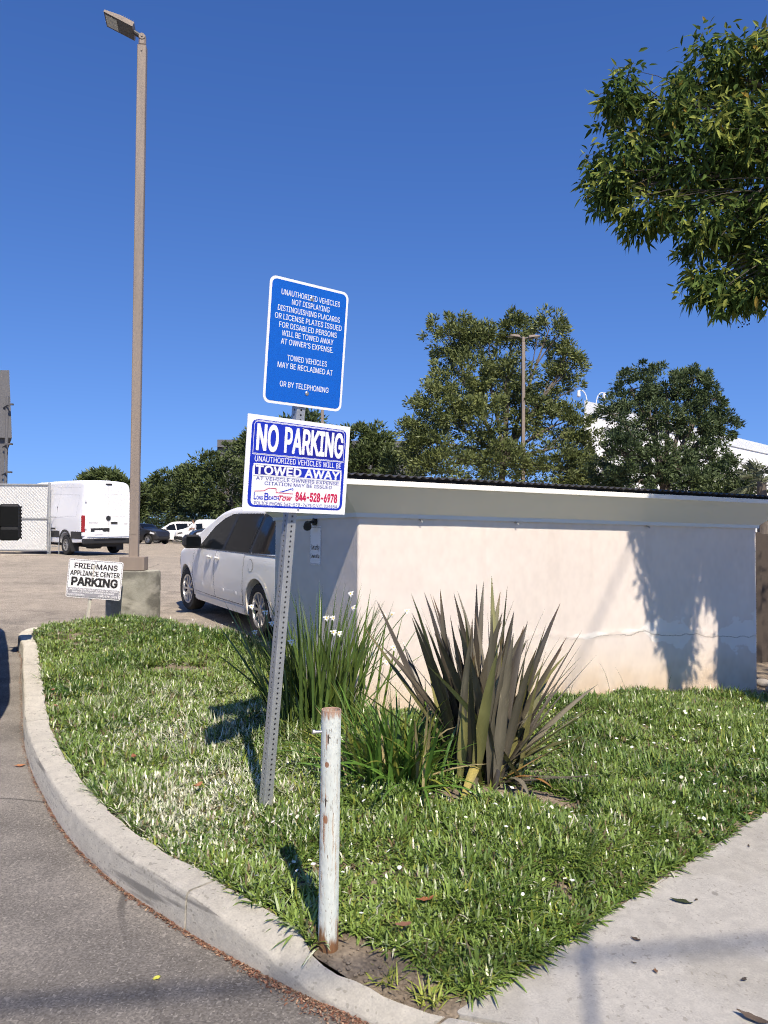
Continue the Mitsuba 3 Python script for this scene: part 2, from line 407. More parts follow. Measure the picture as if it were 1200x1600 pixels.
def poly_mesh(poly, step, zf, seed=0):
    """A triangulated sheet over a polygon, its points zf high."""
    b = poly.bounds
    gx, gy = np.meshgrid(np.arange(b[0], b[2], step), np.arange(b[1], b[3], step))
    pts = np.c_[gx.ravel(), gy.ravel()] + np.random.default_rng(seed).uniform(-.3, .3, (gx.size, 2)) * step
    pts = pts[shapely.contains_xy(poly.buffer(-step * .45), pts[:, 0], pts[:, 1])]
    L = poly.exterior.length
    rim = np.array([poly.exterior.interpolate(t).coords[0] for t in np.arange(0, L, step * .6)])
    p = np.vstack([rim, np.array(poly.exterior.coords)[:-1], pts])
    p = np.unique(p.round(5), axis=0)
    t = Delaunay(p).simplices
    c = p[t].mean(1)
    t = t[shapely.contains_xy(poly.buffer(1e-4), c[:, 0], c[:, 1])]
    a = p[t]
    flip = np.cross(a[:, 1] - a[:, 0], a[:, 2] - a[:, 0]) < 0
    t[flip] = t[flip][:, ::-1]
    return mesh(np.c_[p, zf(p[:, 0], p[:, 1])], t)

_xs = np.unique(np.r_[np.linspace(-600, -40, 15), np.linspace(-40, 40, 81), np.linspace(40, 600, 15)])
_ys = np.unique(np.r_[np.linspace(-200, -20, 10), np.linspace(-20, 40, 81), np.linspace(40, 900, 24)])
add('asphalt_ground', grid_mesh(_xs, _ys, lambda X, Y: lot_z(X, Y) + 0 * X), 'asphalt', smooth=True)
tag('asphalt_ground', 'worn grey brown asphalt of the driveway and the parking lot', kind='structure')

# the lawn's soil
add('lawn_soil', poly_mesh(LAWN, .09, lambda X, Y: lawn_z(X, Y) - .012), 'soil', smooth=True)
tag('lawn_soil', 'bare brown soil under the planted island', kind='structure')

# kerb, cast in lengths with open joints
tag('kerb', 'curved grey concrete kerb around the planted island', kind='structure')
def s_at(y, x):
    return float(KS[np.argmin(np.hypot(ARR[:, 0] - x, ARR[:, 1] - y))])
_cuts = [0.0, 2.0, 4.1, s_at(7.37, -3.44), s_at(5.42, -2.50), s_at(3.031, -.757), float(KS[-1])]
for a_, b_ in zip(_cuts[:-1], _cuts[1:]):
    add('segment', kerb_segment(a_ + .006, b_ - .006), 'kerb_concrete', 'kerb', smooth=50)

# pavement slabs
tag('pavement', 'pale grey concrete walk beside the lawn', kind='structure')
def slab(pts):
    p = Polygon(pts).buffer(-.005).buffer(-.012).buffer(.012, quad_segs=3)
    m = poly_mesh(p, .12, walk_z)
    rim = np.array(p.exterior.coords)
    if not p.exterior.is_ccw: rim = rim[::-1]
    n = len(rim)
    v = np.vstack([np.c_[rim, walk_z(rim[:, 0], rim[:, 1])], np.c_[rim, walk_z(rim[:, 0], rim[:, 1]) - .15]])
    f = [[i, n + i, n + i + 1, i + 1] for i in range(n - 1)]
    return cat(m, mesh(v, f))
_c = 0.0
for L in (3.05, 1.52, 1.52, 1.52, 1.52, 1.52, 1.52):
    p, q = WALK_A + WDIR * _c, WALK_A + WDIR * (_c + L)
    w0 = p + WN * 1.65 if _c else np.array([1.70, 2.02])
    add('slab', slab([tuple(p), tuple(w0), tuple(q + WN * 1.65), tuple(q)]), 'walk_concrete', 'pavement')
    _c += L
add('slab', slab([(.215, 2.485), (.118, 2.385), (.9, 1.55), (1.9, .9), (2.5, 1.5), (1.69, 2.01)]), 'walk_concrete', 'pavement')
# street beyond the walk stays asphalt; dirt fills the joint between lawn and walk
_strip = Polygon([tuple(WALK_A + WN * .02), tuple(WALK_A + WDIR * 10), tuple(WALK_A + WDIR * 10 - WN * .07), tuple(WALK_A - WN * .07 + WDIR * .05), tuple(WALK_A - WDIR * .10)])
add('edge_dirt', poly_mesh(_strip, .03, lambda X, Y: walk_z(X, Y) - .012 + .018 * meshkit.fbm(np.stack([X * 25, Y * 25, X * 0], -1), 3, 2)), 'soil', smooth=True)
tag('edge_dirt', 'strip of crumbled dirt between lawn and walk', kind='structure')

# ================================================================ the enclosure
tag('stucco_enclosure', 'low pale pink stucco enclosure with sloped soffit and corrugated roof', 'enclosure')
ENC = 'stucco_enclosure'
def W3(s, d, z):
    """A point s along the front wall from its left corner, d behind its face, z up."""
    p = WALL_A + U * s + V * d
    return np.array([p[0], p[1], z])
DEPTH = 2.12
ZB0, ZB1 = 1.690, 1.645       # lower edge of the soffit, left and right end
def zb(s): return ZB0 + (ZB1 - ZB0) * s / WLEN
def ring_wall(s0, s1, d0, d1, z0, ztop):
    v = [W3(s, d, z0) for s, d in ((s0, d0), (s1, d0), (s1, d1), (s0, d1))] + [W3(s, d, ztop(s)) for s, d in ((s0, d0), (s1, d0), (s1, d1), (s0, d1))]
    return mesh(v, [[0, 1, 5, 4], [1, 2, 6, 5], [2, 3, 7, 6], [3, 0, 4, 7], [4, 5, 6, 7], [3, 2, 1, 0]])
def wall_sheet(P, s_n, z_n):
    """A gently uneven stucco face: P(a, b) for a, b from 0 to 1."""
    a, b = np.meshgrid(np.linspace(0, 1, s_n), np.linspace(0, 1, z_n), indexing='ij')
    v = np.array([P(x, y) for x, y in zip(a.ravel(), b.ravel())])
    i, j = np.meshgrid(np.arange(s_n - 1), np.arange(z_n - 1), indexing='ij')
    q = np.stack([i * z_n + j, (i + 1) * z_n + j, (i + 1) * z_n + j + 1, i * z_n + j + 1], -1).reshape(-1, 4)
    return mesh(v, q)
def _face_front(a, b):
    s = a * WLEN
    d = .012 * (meshkit.fbm(np.array([s * 1.2, b * 2, 3.0]), 3, 4) - .5)
    e = .018
    if s < e: d += e - math.sqrt(max(e * e - (e - s) ** 2, 0))
    return W3(s, d, -.25 + b * (zb(s) + .02 + .25))
fr_s = np.r_[0, .002, .006, .012, .018, np.linspace(.05, WLEN, 60)] / WLEN
def sheet_s(P, ss, z_n):
    bb = np.linspace(0, 1, z_n)
    v = np.array([P(x, y) for x in ss for y in bb])
    i, j = np.meshgrid(np.arange(len(ss) - 1), np.arange(z_n - 1), indexing='ij')
    q = np.stack([i * z_n + j, (i + 1) * z_n + j, (i + 1) * z_n + j + 1, i * z_n + j + 1], -1).reshape(-1, 4)
    return mesh(v, q)
add('wall', sheet_s(_face_front, fr_s, 30), 'stucco', ENC, smooth=True)
add('wall', wall_sheet(lambda a, b: W3(0, .018 + (1 - a) * (DEPTH - .018), -.25 + b * (zb(0) + .27)), 12, 8), 'stucco', ENC)
add('wall', wall_sheet(lambda a, b: W3(WLEN, a * DEPTH, -.25 + b * (zb(WLEN) + .27)), 12, 8), 'stucco', ENC)
add('wall', wall_sheet(lambda a, b: W3(WLEN * (1 - a), DEPTH, -.25 + b * (zb(0) + .2)), 8, 6), 'stucco', ENC)
# soffit: lower edge .03 out from the wall, upper edge .25 out
OUT0, OUT1, RISE = .022, .245, .232
def eave_ring(o, dz):
    return [W3(-o, -o, ZB0 + dz), W3(WLEN + o, -o, ZB1 + dz), W3(WLEN + o, DEPTH + o, ZB1 + dz), W3(-o, DEPTH + o, ZB0 + dz)]
def skirt(o0, dz0, o1, dz1):
    a, b = eave_ring(o0, dz0), eave_ring(o1, dz1)
    return mesh(a + b, [[i, (i + 1) % 4, 4 + (i + 1) % 4, 4 + i] for i in range(4)])
add('soffit', cat(skirt(-.03, .0, OUT0, .0), skirt(OUT0 + .002, .030, OUT1, RISE)), 'soffit_paint', ENC)
add('soffit_trim', skirt(OUT0, .0, OUT0 + .004, .034), 'coping_white', ENC)
add('fascia_board', cat(skirt(OUT1, RISE - .003, OUT1 + .018, RISE - .003), skirt(OUT1 + .018, RISE - .003, OUT1 + .018, RISE + .036), skirt(OUT1 + .018, RISE + .036, OUT1 - .15, RISE + .038)), 'trim_white', ENC)
add('roof_batten', skirt(OUT1 - .03, RISE + .038, OUT1 - .03, RISE + .072), 'dark_gap', ENC)
# corrugated sheets, the ridges running front to back
def corrugated(s0, s1):
    pitch, amp = .0677, .0085
    ss = np.arange(s0, s1, pitch / 8)
    dd = np.array([-OUT1 - .035, DEPTH / 2, DEPTH + OUT1 + .03])
    v = np.array([W3(s, d, zb(s) + RISE + .066 + .05 * (d + .3) / 3 + amp * math.cos(2 * np.pi * s / pitch)) for s in ss for d in dd])
    top = v + [0, 0, .004]
    n = len(dd)
    i, j = np.meshgrid(np.arange(len(ss) - 1), np.arange(n - 1), indexing='ij')
    q = np.stack([i * n + j, (i + 1) * n + j, (i + 1) * n + j + 1, i * n + j + 1], -1).reshape(-1, 4)
    m = len(v)
    e = np.array([[k * n, (k + 1) * n, m + (k + 1) * n, m + k * n] for k in range(len(ss) - 1)])
    return mesh(np.vstack([v, top]), np.vstack([q[:, ::-1], q + m, e]))
tag(add('roof', cat(corrugated(-OUT1 - .03, 1.3)), 'roof_metal', ENC, smooth=40), 'dark corrugated metal roof sheet')
for k in range(1, 4):
    add('roof', corrugated(1.3 + (k - 1) * 1.09, min(1.3 + k * 1.09, WLEN + OUT1 + .03)), 'roof_metal', ENC, smooth=40)
# small fixings under the eaves and the plaque on the shaded side
for s in (.52, 1.42, 2.85):
    add('hook', cat(tube([W3(s, -.002, zb(s) - .008), W3(s, -.035, zb(s) - .012), W3(s + .006, -.04, zb(s) - .028)], .006, 6)), 'galv_dark', ENC)
def side_frame(d, z):
    # x to the front (towards the corner, which reads left to right from outside), y up, z out of the wall
    x = np.array([-V[0], -V[1], 0]); n = np.array([-U[0], -U[1], 0])
    return frame(W3(0, d, z) + n * .003, x, np.array([0, 0, 1.0]), n)
F_ = side_frame(.93, 1.46)
tag('security_plaque', 'small white camera notice on the shaded side wall under the eaves', 'sign')
add('plate', xf(extrude(rrect(.27, .33, .012), .003), F_), 'board_white', 'security_plaque')
add('border', xf(extrude(rrect(.26, .32, .01).difference(rrect(.25, .31, .008)), .001), F_ @ frame([0, 0, .003], *np.eye(3))), 'ink_gray', 'security_plaque')
for _m in (text('Security', 0, -.015, .21, .042, True), text('Cameras in Use', 0, -.09, .22, .034, True)):
    add('lettering', xf(_m, F_ @ frame([0, 0, .003], *np.eye(3))), 'ink_black', 'security_plaque')
add('wall_spotlight', xf(cat(cyl((0, 0, 0), (0, 0, .03), .03, n=12), tube([(0, 0, .03), (.0, -.01, .07)], .012, 8), cyl((-.03, -.02, .07), (.06, -.045, .10), .028, .036, 12)), side_frame(.92, 1.665)), 'black_plastic')
tag('wall_spotlight', 'small dark camera fixture under the eaves above the plaque', 'light')
# dark board fence in the shade right of the enclosure
tag('board_fence', 'dark weathered board fence in the shade right of the enclosure', 'fence')
_fx = W3(WLEN, 1.3, 0)
for k in range(18):
    x = _fx[0] + .03 + k * .165
    y = _fx[1] + .25 + k * .05
    add('plank', box(x + .075, y, .72 + .01 * (k % 3), .150, .022, 1.76, .004), 'wood_dark', 'board_fence')
add('rail', box(_fx[0] + 1.5, _fx[1] + .75, 1.55, 3.0, .05, .09), 'wood_dark', 'board_fence', to=None)
for k, (dx, dy, r) in enumerate(((.10, -.12, .07), (.22, .0, .09), (.32, -.2, .06), (.16, .2, .08), (.42, .1, .10), (.05, .32, .06))):
    m = trimesh.creation.icosphere(2, r)
    p = np.array(m.vertices); p *= (1 + .5 * (meshkit.fbm(p * 9 + k * 3, 3, k) - .5))[:, None]; p[:, 2] *= .55
    c = W3(WLEN, 0, 0)
    x, y = c[0] + dx, c[1] + dy
    m = mesh(p + [x, y, float(lawn_z(x, y)) + .02], m.faces)
    tag(add('rubble_stone', m, 'stone', smooth=True), 'rough grey stone at the foot of the enclosure by its shaded corner', 'stone', 'rubble stones at the shaded corner')

# ================================================================ the tow-away sign post
POST0 = np.array([-.592, 3.897, .10]); LEAN = np.array([.076, -.022, 1.0])
pz = LEAN / np.linalg.norm(LEAN)
SYAW = .685
px_ = np.array([math.cos(SYAW), math.sin(SYAW), 0]); px_ -= pz * (px_ @ pz); px_ /= np.linalg.norm(px_)
py_ = np.cross(pz, px_)
PFR = frame(POST0, px_, py_, pz)          # x along the signs, y away from their faces, z up the post
def post_face(L, w):
    holes = shapely.union_all([Point(0, .03 + .0254 * k).buffer(.0056, quad_segs=3) for k in range(int((L - .04) / .0254))])
    return extrude(sbox(-w / 2, 0, w / 2, L).difference(holes), .0022)
PL, PW = 2.60, .050
_f = post_face(PL, PW - .004)
_parts = []
for k in range(4):
    a = k * math.pi / 2
    R = np.array([[math.cos(a), -math.sin(a), 0], [math.sin(a), math.cos(a), 0], [0, 0, 1]])
    # face sheet: local x -> tangent, local y -> up, local z -> outwards
    M = frame(R @ np.array([0, -PW / 2 + .0022, 0]), R @ np.array([1, 0, 0]), np.array([0, 0, 1.0]), R @ np.array([0, -1, 0]))
    _parts.append(xf(_f, M))
    _parts.append(xf(tube([(PW / 2 - .0025, -PW / 2 + .0025, 0), (PW / 2 - .0025, -PW / 2 + .0025, PL)], .0025, 8), frame([0, 0, 0], R[:, 0], R[:, 1], R[:, 2])))
tag('sign_post', 'leaning perforated galvanized square steel post in the lawn', 'post')
add('tube', xf(cat(*_parts), PFR), 'galvanized', 'sign_post')

def sign_frame(q):
    M = Rotation.from_euler('ZXY', q[3:6]).as_matrix()
    return frame(np.array(q[:3]), M[:, 0], M[:, 2], -M[:, 1])
def off(z): return frame([0, 0, z], *np.eye(3))
def bolt(x, y, r=.008):
    return xf(lathe([(0, .006), (r * .6, .0052), (r, .0025), (r, 0)], 16), frame([x, y, 0], *np.eye(3)))

# blue notice
SB = sign_frame([-0.3892, 3.8028, 2.4972, 0.6535, 0.0974, 0.0044]); w_, h_ = .457, .61
tag('blue_notice_sign', 'tall blue metal towing notice with white border at the top of the post', 'sign')
K = 'blue_notice_sign'
add('plate', xf(extrude(rrect(w_, h_, .035), .0025), SB @ off(-.0025)), 'sign_white', K)
add('field', xf(extrude(rrect(w_ - .026, h_ - .026, .026), .0014), SB), 'sign_blue', K)
def at(u, v): return (u - .5) * w_, (.5 - v) * h_
for (t_, u, v, wf) in (('UNAUTHORIZED VEHICLES', .515, .113, .745), ('NOT DISPLAYING', .515, .176, .48), ('DISTINGUISHING PLACARDS', .505, .241, .79), ('OR LICENSE PLATES ISSUED', .505, .306, .85),
                       ('FOR DISABLED PERSONS', .505, .371, .735), ('WILL BE TOWED AWAY', .505, .434, .655), ("AT OWNER'S EXPENSE.", .505, .499, .665), ('TOWED VEHICLES', .515, .622, .505),
                       ('MAY BE RECLAIMED AT', .50, .687, .70), ('OR BY TELEPHONING', .50, .836, .62)):
    x, y = at(u, v)
    add('lettering', xf(text(t_, x, y, wf * w_, .0265, False, .0015), SB @ off(.0014)), 'sign_white', K)
add('bolt', xf(bolt(*at(.52, .118), .011), SB @ off(.0014)), 'steel_bolt', K, smooth=30)
add('bolt', xf(bolt(*at(.535, .885), .011), SB @ off(.0014)), 'steel_bolt', K, smooth=30)

# white and blue no-parking board
SN = sign_frame([-0.4223, 3.7938, 1.892, 0.7118, 0.0792, 0.0097]); w_, h_ = .61, .457
tag('no_parking_sign', 'white and blue no parking board with red phone number, lower board on the leaning post', 'sign')
K = 'no_parking_sign'
add('plate', xf(extrude(rrect(w_, h_, .004), .004), SN @ off(-.004)), 'board_white', K)
def rect_uv(u0, v0, u1, v1, r=0.0):
    (x0, y0), (x1, y1) = at(u0, v0), at(u1, v1)
    return rrect(x1 - x0, y0 - y1, r, (x0 + x1) / 2, (y0 + y1) / 2) if r else sbox(x0, y1, x1, y0)
outer = rect_uv(.040, .045, .962, .955, .03)
# thin blue hairline, white gap, blue field; lower half a white field with a blue frame
blue = outer.difference(rect_uv(.0685, .498, .938, .935, .022)).difference(rect_uv(.047, .052, .955, .06).intersection(outer))
blue = blue.difference(rect_uv(.055, .402, .95, .411))
add('print_field', xf(extrude(blue, .0012), SN), 'ink_blue', K)
pan = rect_uv(.062, .068, .942, .396, .02).union(rect_uv(.062, .2, .942, .396))
add('print_outline', xf(extrude(pan.buffer(.0018).difference(pan), .0012), SN @ off(.0012)), 'board_white', K)
add('print_panel', xf(extrude(rect_uv(.5, .075, .935, .388, .012).union(rect_uv(.09, .518, .50, .614)), .0010), SN @ off(.0012)), 'ink_navy', K)
add('print_bar', xf(extrude(rect_uv(.50, .518, .92, .614), .0010), SN @ off(.0012)), 'ink_blue', K)
add('print_outline', xf(extrude(rect_uv(.075, .501, .932, .629).difference(rect_uv(.088, .516, .922, .616)), .0024), SN), 'board_white', K)
def line(t_, u0, u1, v0, v1, mat, bold, z=.0012, shear=0.0, name='lettering', fat=0.0):
    (x0, y0), (x1, y1) = at(u0, v0), at(u1, v1)
    m_ = text(t_, (x0 + x1) / 2, (y0 + y1) / 2, x1 - x0, y0 - y1, bold, .0014, 0, shear)
    add(name, xf(fatten(m_, fat) if fat else m_, SN @ off(z)), mat, K)
line('NO', .088, .284, .100, .356, 'board_white', True, .0022, fat=.0020)
line('PARKING', .346, .929, .100, .356, 'board_white', True, .0022, fat=.0018)
line('UNAUTHORIZED VEHICLES WILL BE', .082, .925, .424, .482, 'board_white', False)
line('TOWED AWAY', .095, .912, .524, .608, 'board_white', True, .0022, fat=.0007)
line('AT VEHICLE OWNERS EXPENSE', .105, .912, .636, .672, 'ink_text_blue', False, .0)
line('CITATION MAY BE ISSUED', .185, .845, .684, .720, 'ink_text_blue', False, .0)
line('844-528-6978', .485, .905, .778, .868, 'ink_red', True, .0, fat=.0012)
line('POLICE PHONE 562-570-7475 C.V.C. 22658A', .10, .912, .897, .932, 'ink_text_blue', False, .0)
line('L', .095, .118, .805, .876, 'ink_blue', True, .0); line('ONG', .120, .178, .840, .876, 'ink_blue', True, .0)
line('B', .190, .228, .805, .880, 'ink_blue', True, .0); line('EACH', .231, .325, .835, .872, 'ink_blue', True, .0)
line('Tow', .320, .445, .822, .876, 'ink_red', True, .0, .35)
def stroke(pts, w): return LineString([at(*p) for p in pts]).buffer(w, quad_segs=3)
add('emblem', xf(extrude(shapely.union_all([stroke([(.10, .792), (.185, .782), (.225, .752), (.292, .752), (.298, .795), (.455, .798)], .0016), stroke([(.275, .832), (.455, .832)], .0009)]),   .0014), SN), 'ink_red', K)
add('emblem', xf(extrude(shapely.union_all([Polygon([at(.325, .787), at(.455, .735), at(.452, .745), at(.355, .787)]), stroke([(.452, .74), (.456, .758), (.449, .765)], .0012)]),   .0014), SN), 'ink_blue', K)
add('bolt', xf(bolt(*at(.515, .088), .005), SN @ off(.0022)), 'steel_bolt', K, smooth=30)
add('bolt', xf(bolt(*at(.515, .962), .005), SN @ off(.0012)), 'steel_bolt', K, smooth=30)

# the shop's small parking sign on a stake
SF = sign_frame([-3.9275, 10.4627, 0.9197, 0.0347, -0.0168, 0.0721]); w_, h_ = .735, .52
tag('staked_parking_sign', 'small white shop parking sign on a pale wooden stake behind the lawn', 'sign')
K = 'staked_parking_sign'
add('plate', xf(extrude(rrect(w_, h_, .03), .006), SF @ off(-.006)), 'board_white', K)
_b = rrect(w_ - .02, h_ - .02, .024)
add('print_outline', xf(extrude(_b.difference(_b.buffer(-.0045)), .003), SF), 'ink_black', K)
add('print_field', xf(extrude(rect_uv(.03, .745, .965, .965, .006), .003), SF), 'ink_gray', K)
def line2(t_, u0, u1, v0, v1, mat, bold):
    (x0, y0), (x1, y1) = at(u0, v0), at(u1, v1)
    m_ = text(t_, (x0 + x1) / 2, (y0 + y1) / 2, x1 - x0, y0 - y1, bold, .003)
    add('lettering', xf(fatten(m_, .0045 if bold else .0022) if mat == 'ink_black' else m_, SF @ off(.0 if mat == 'ink_black' else .003)), mat, K)
line2('FRIEDMANS', .115, .90, .10, .235, 'ink_black', False)
line2('APPLIANCE CENTER', .05, .95, .295, .42, 'ink_black', False)
line2('PARKING', .085, .925, .475, .675, 'ink_black', True)
line2('UNAUTHORIZED VEHICLES WILL BE TOWED', .05, .945, .765, .805, 'board_white', True)
line2('AWAY AT VEHICLE OWNERS EXPENSE', .11, .885, .83, .87, 'board_white', True)
line2('CVC 22658A', .05, .34, .90, .945, 'board_white', True)
line2('LBPD 570-7475', .60, .94, .90, .945, 'board_white', True)
add('bolt', xf(bolt(*at(.5, .065), .01), SF), 'galv_dark', K)
_s0 = np.array([-3.99, 10.52, .30])
add('stake', tube([(-4.05, 10.50, .2), (-4.03, 10.50, .4), (-3.93, 10.475, 1.12)], .024, 4), 'wood_stake', K)

# ================================================================ bollard
tag('steel_bollard', 'short pale green painted steel pipe with rust at rim and foot', 'bollard')
_bz = pz * 0 + np.array([.006, -.014, 1.0]); _bz /= np.linalg.norm(_bz)
_bx = np.cross([0, 1, 0], _bz); _bx /= np.linalg.norm(_bx)
BF = frame([-.187, 2.748, 0.0], _bx, np.cross(_bz, _bx), _bz)
add('pipe', xf(lathe([(.0355, .02), (.0362, .13), (.0352, .18), (.0350, .50), (.0350, .900), (.0352, .925), (.0356, .938), (.0345, .941), (.031, .9405), (.0303, .936), (.0303, .75), (0, .75)], 48), BF), 'bollard_paint', 'steel_bollard', smooth=40)
add('bolt', xf(cat(tube([(-.030, -.012, .865), (-.058, -.022, .866)], .0058, 8), tube([(-.056, -.021, .866), (-.064, -.024, .867)], .0085, 6)), BF), 'steel_bolt', 'steel_bollard')
for (aa, zz) in ((-1.75, .845), (-1.95, .625)):
    c, s = math.cos(aa), math.sin(aa)
    add('weld_tab', xf(cat(tube([(c * .0345, s * .0345, zz - .014), (c * .0372, s * .0372, zz + .014)], .0022, 5), tube([(c * .0352, s * .0352, zz + .006), (c * .037 + .008, s * .037, zz + .005)], .002, 5)), BF), 'wood_dark', 'steel_bollard')

# ================================================================ lamps
def lamp_head(L=.44, w=.34, h=.085):
    """Flat luminaire pointing along +x from the knuckle at the origin, lens below."""
    pts = np.array([(.02, -.5), (1, -.5), (1, .5), (.02, .5)]) * [L, w]
    top = np.array([(.06, -.36), (.52, -.36), (.52, .36), (.06, .36)]) * [L, w]
    v = np.vstack([np.c_[pts, np.full(4, -.012)], np.c_[pts, np.full(4, .02)], np.c_[top, np.full(4, h)]])
    return mesh(v, [[3, 2, 1, 0], [8, 9, 10, 11]] + [[a + i, a + (i + 1) % 4, a + 4 + (i + 1) % 4, a + 4 + i] for a in (0, 4) for i in range(4)])
def parking_lamp(label, x, y, z0, top, heads, pier=True, group=None):
    """heads: (heading in degrees, tilt in degrees)."""
    t = tag(key_for('parking_lamp'), label, 'lamp post', group)
    if pier:
        add('pier', xf(lathe([(0, 0), (.375, 0), (.378, .3), (.376, .755), (.362, .782), (0, .785)], 40), frame([x, y, z0 - .02], *np.eye(3))), 'pier_concrete', t, smooth=40)
        z0 = z0 + .765
    a = math.radians(8)
    R = frame([x, y, 0], [math.cos(a), math.sin(a), 0], [-math.sin(a), math.cos(a), 0], [0, 0, 1])
    hp = .127 / 2
    add('collar', xf(cat(box(0, 0, z0 + .10, .345, .345, .195, .006)), R), 'bronze_paint', t)
    add('pole', xf(cat(box(0, 0, (z0 + .19 + top) / 2, 2 * hp, 2 * hp, top - z0 - .19, .008)), R), 'bronze_paint', t)
    add('access_cover', xf(cat(box(0, -hp - .002, z0 + .62, .085, .006, .20, .002), box(0, -hp - .006, z0 + .62, .015, .006, .015)), R), 'bronze_paint', t)
    for hd, tilt in heads:
        h = np.array([math.cos(math.radians(hd)), math.sin(math.radians(hd)), 0])
        up = np.array([0, 0, 1.0]); c, s = math.cos(math.radians(tilt)), math.sin(math.radians(tilt))
        X = h * c + up * s; Z = up * c - h * s
        o = np.array([x, y, top + .16]) + (h * .05 if len(heads) == 1 else h * .12)
        M = frame(o, X, np.cross(Z, X), Z)
        hk = add('head', xf(lamp_head(), M @ frame([.07, 0, 0], *np.eye(3))), 'bronze_paint', t)
        add('underside', xf(box(.07 + .225, 0, -.0145, .42, .325, .004), M), 'bronze_dark', hk)
        add('lens', xf(cat(box(.07 + .335, 0, -.018, .17, .26, .004, .001)), M), 'lens_gray', hk)
        add('fins', xf(cat(*[box(.07 + .05 + .03 * k, 0, .093, .006, .22, .02) for k in range(6)]), M), 'bronze_paint', hk)
        add('arm', xf(cat(tube([(-.06, 0, 0), (.09, 0, .012)], .034, 10)), M), 'bronze_dark', hk)
    if len(heads) == 1:
        add('knuckle', xf(cat(box(0, 0, top + .085, .10, .10, .17, .02), tube([(-.0, -.06, top + .13), (0, .06, top + .13)], .045, 14), cyl((0, -.064, top + .13), (0, -.07, top + .13), .014, n=8), cyl((0, -hp, top - .09), (0, -hp - .012, top - .09), .012, n=8)), R), 'bronze_paint', t)
    else:
        add('knuckle', xf(box(0, 0, top + .10, .12, .12, .22, .02), R), 'bronze_paint', t)
    return t
parking_lamp('tall tan square lamp post on a round concrete pier behind the lawn', -3.62, 11.15, .25, 8.74, [(192, 22)])

# ================================================================ vegetation
def unit(v): return v / (np.linalg.norm(v, axis=-1, keepdims=True) + 1e-9)

def leaf_batch(P, D, S, L, W, droop=.25, fold=.22):
    """Lanceolate leaves: n roots P, directions D, side vectors S, lengths L, widths W -> vertices (n, 8, 3), triangles of one."""
    D = unit(D); S = unit(S - D * (S * D).sum(1, keepdims=True)); Nn = np.cross(S, D)
    L, W = L[:, None], W[:, None]
    def at_(t): return P + D * L * t - np.array([0, 0, 1.0]) * L * droop * t * t
    a, b, c, e = at_(0), at_(.32), at_(.68), at_(1.0)
    up1, up2 = Nn * W * fold, Nn * W * fold * .7
    V = np.stack([a, b - S * W * .5 + up1, b, b + S * W * .5 + up1, c - S * W * .36 + up2, c, c + S * W * .36 + up2, e], 1)
    F = np.array([[0, 2, 1], [0, 3, 2], [1, 2, 5], [1, 5, 4], [2, 3, 6], [2, 6, 5], [4, 5, 7], [5, 6, 7]])
    return V, F
def flat(V, F, C):
    n, k = V.shape[:2]
    f = (F[None] + (np.arange(n) * k)[:, None, None]).reshape(-1, 3)
    return mesh(V.reshape(-1, 3), f), np.repeat(C, k, axis=0)

def strap(base, az, elev, L, w, bend, rows=8, fold=.35, roll=0.0, side=0.0, tipk=1.6, base_w=.55, kink=None):
    """A strap leaf rising at elev, its tip bent down by bend radians; side sways it; kink = (t, radians) breaks it."""
    ts = np.linspace(0, 1, rows + 1)
    e = elev - bend * ts ** 1.6
    if kink: e = e - kink[1] * (ts > kink[0])
    a_ = az + side * ts
    d = np.stack([np.cos(e) * np.cos(a_), np.cos(e) * np.sin(a_), np.sin(e)], 1)
    p = np.asarray(base) + np.r_[np.zeros((1, 3)), np.cumsum((d[1:] + d[:-1]) / 2 * L / rows, axis=0)]
    s0 = np.stack([-np.sin(a_), np.cos(a_), 0 * a_], 1)
    nn = np.cross(s0, d)
    rr = roll * (0.4 + ts)[:, None]
    s = s0 * np.cos(rr) + nn * np.sin(rr); nn = np.cross(s, d)
    wd = w * np.minimum(base_w + ts * 3 * (1 - base_w), 1) * (1 - ts ** (2 * tipk)) ** .9
    wd = np.maximum(wd, w * .03)[:, None] / 2
    V = np.stack([p - s * wd + nn * wd * fold * (1 - .6 * ts[:, None]), p, p + s * wd + nn * wd * fold * (1 - .6 * ts[:, None])], 1)
    f = []
    for i in range(rows):
        for j in (0, 1):
            a, b, c, q = i * 3 + j, i * 3 + j + 1, (i + 1) * 3 + j + 1, (i + 1) * 3 + j
            f += [[a, b, c], [a, c, q]]
    return mesh(V.reshape(-1, 3), f)

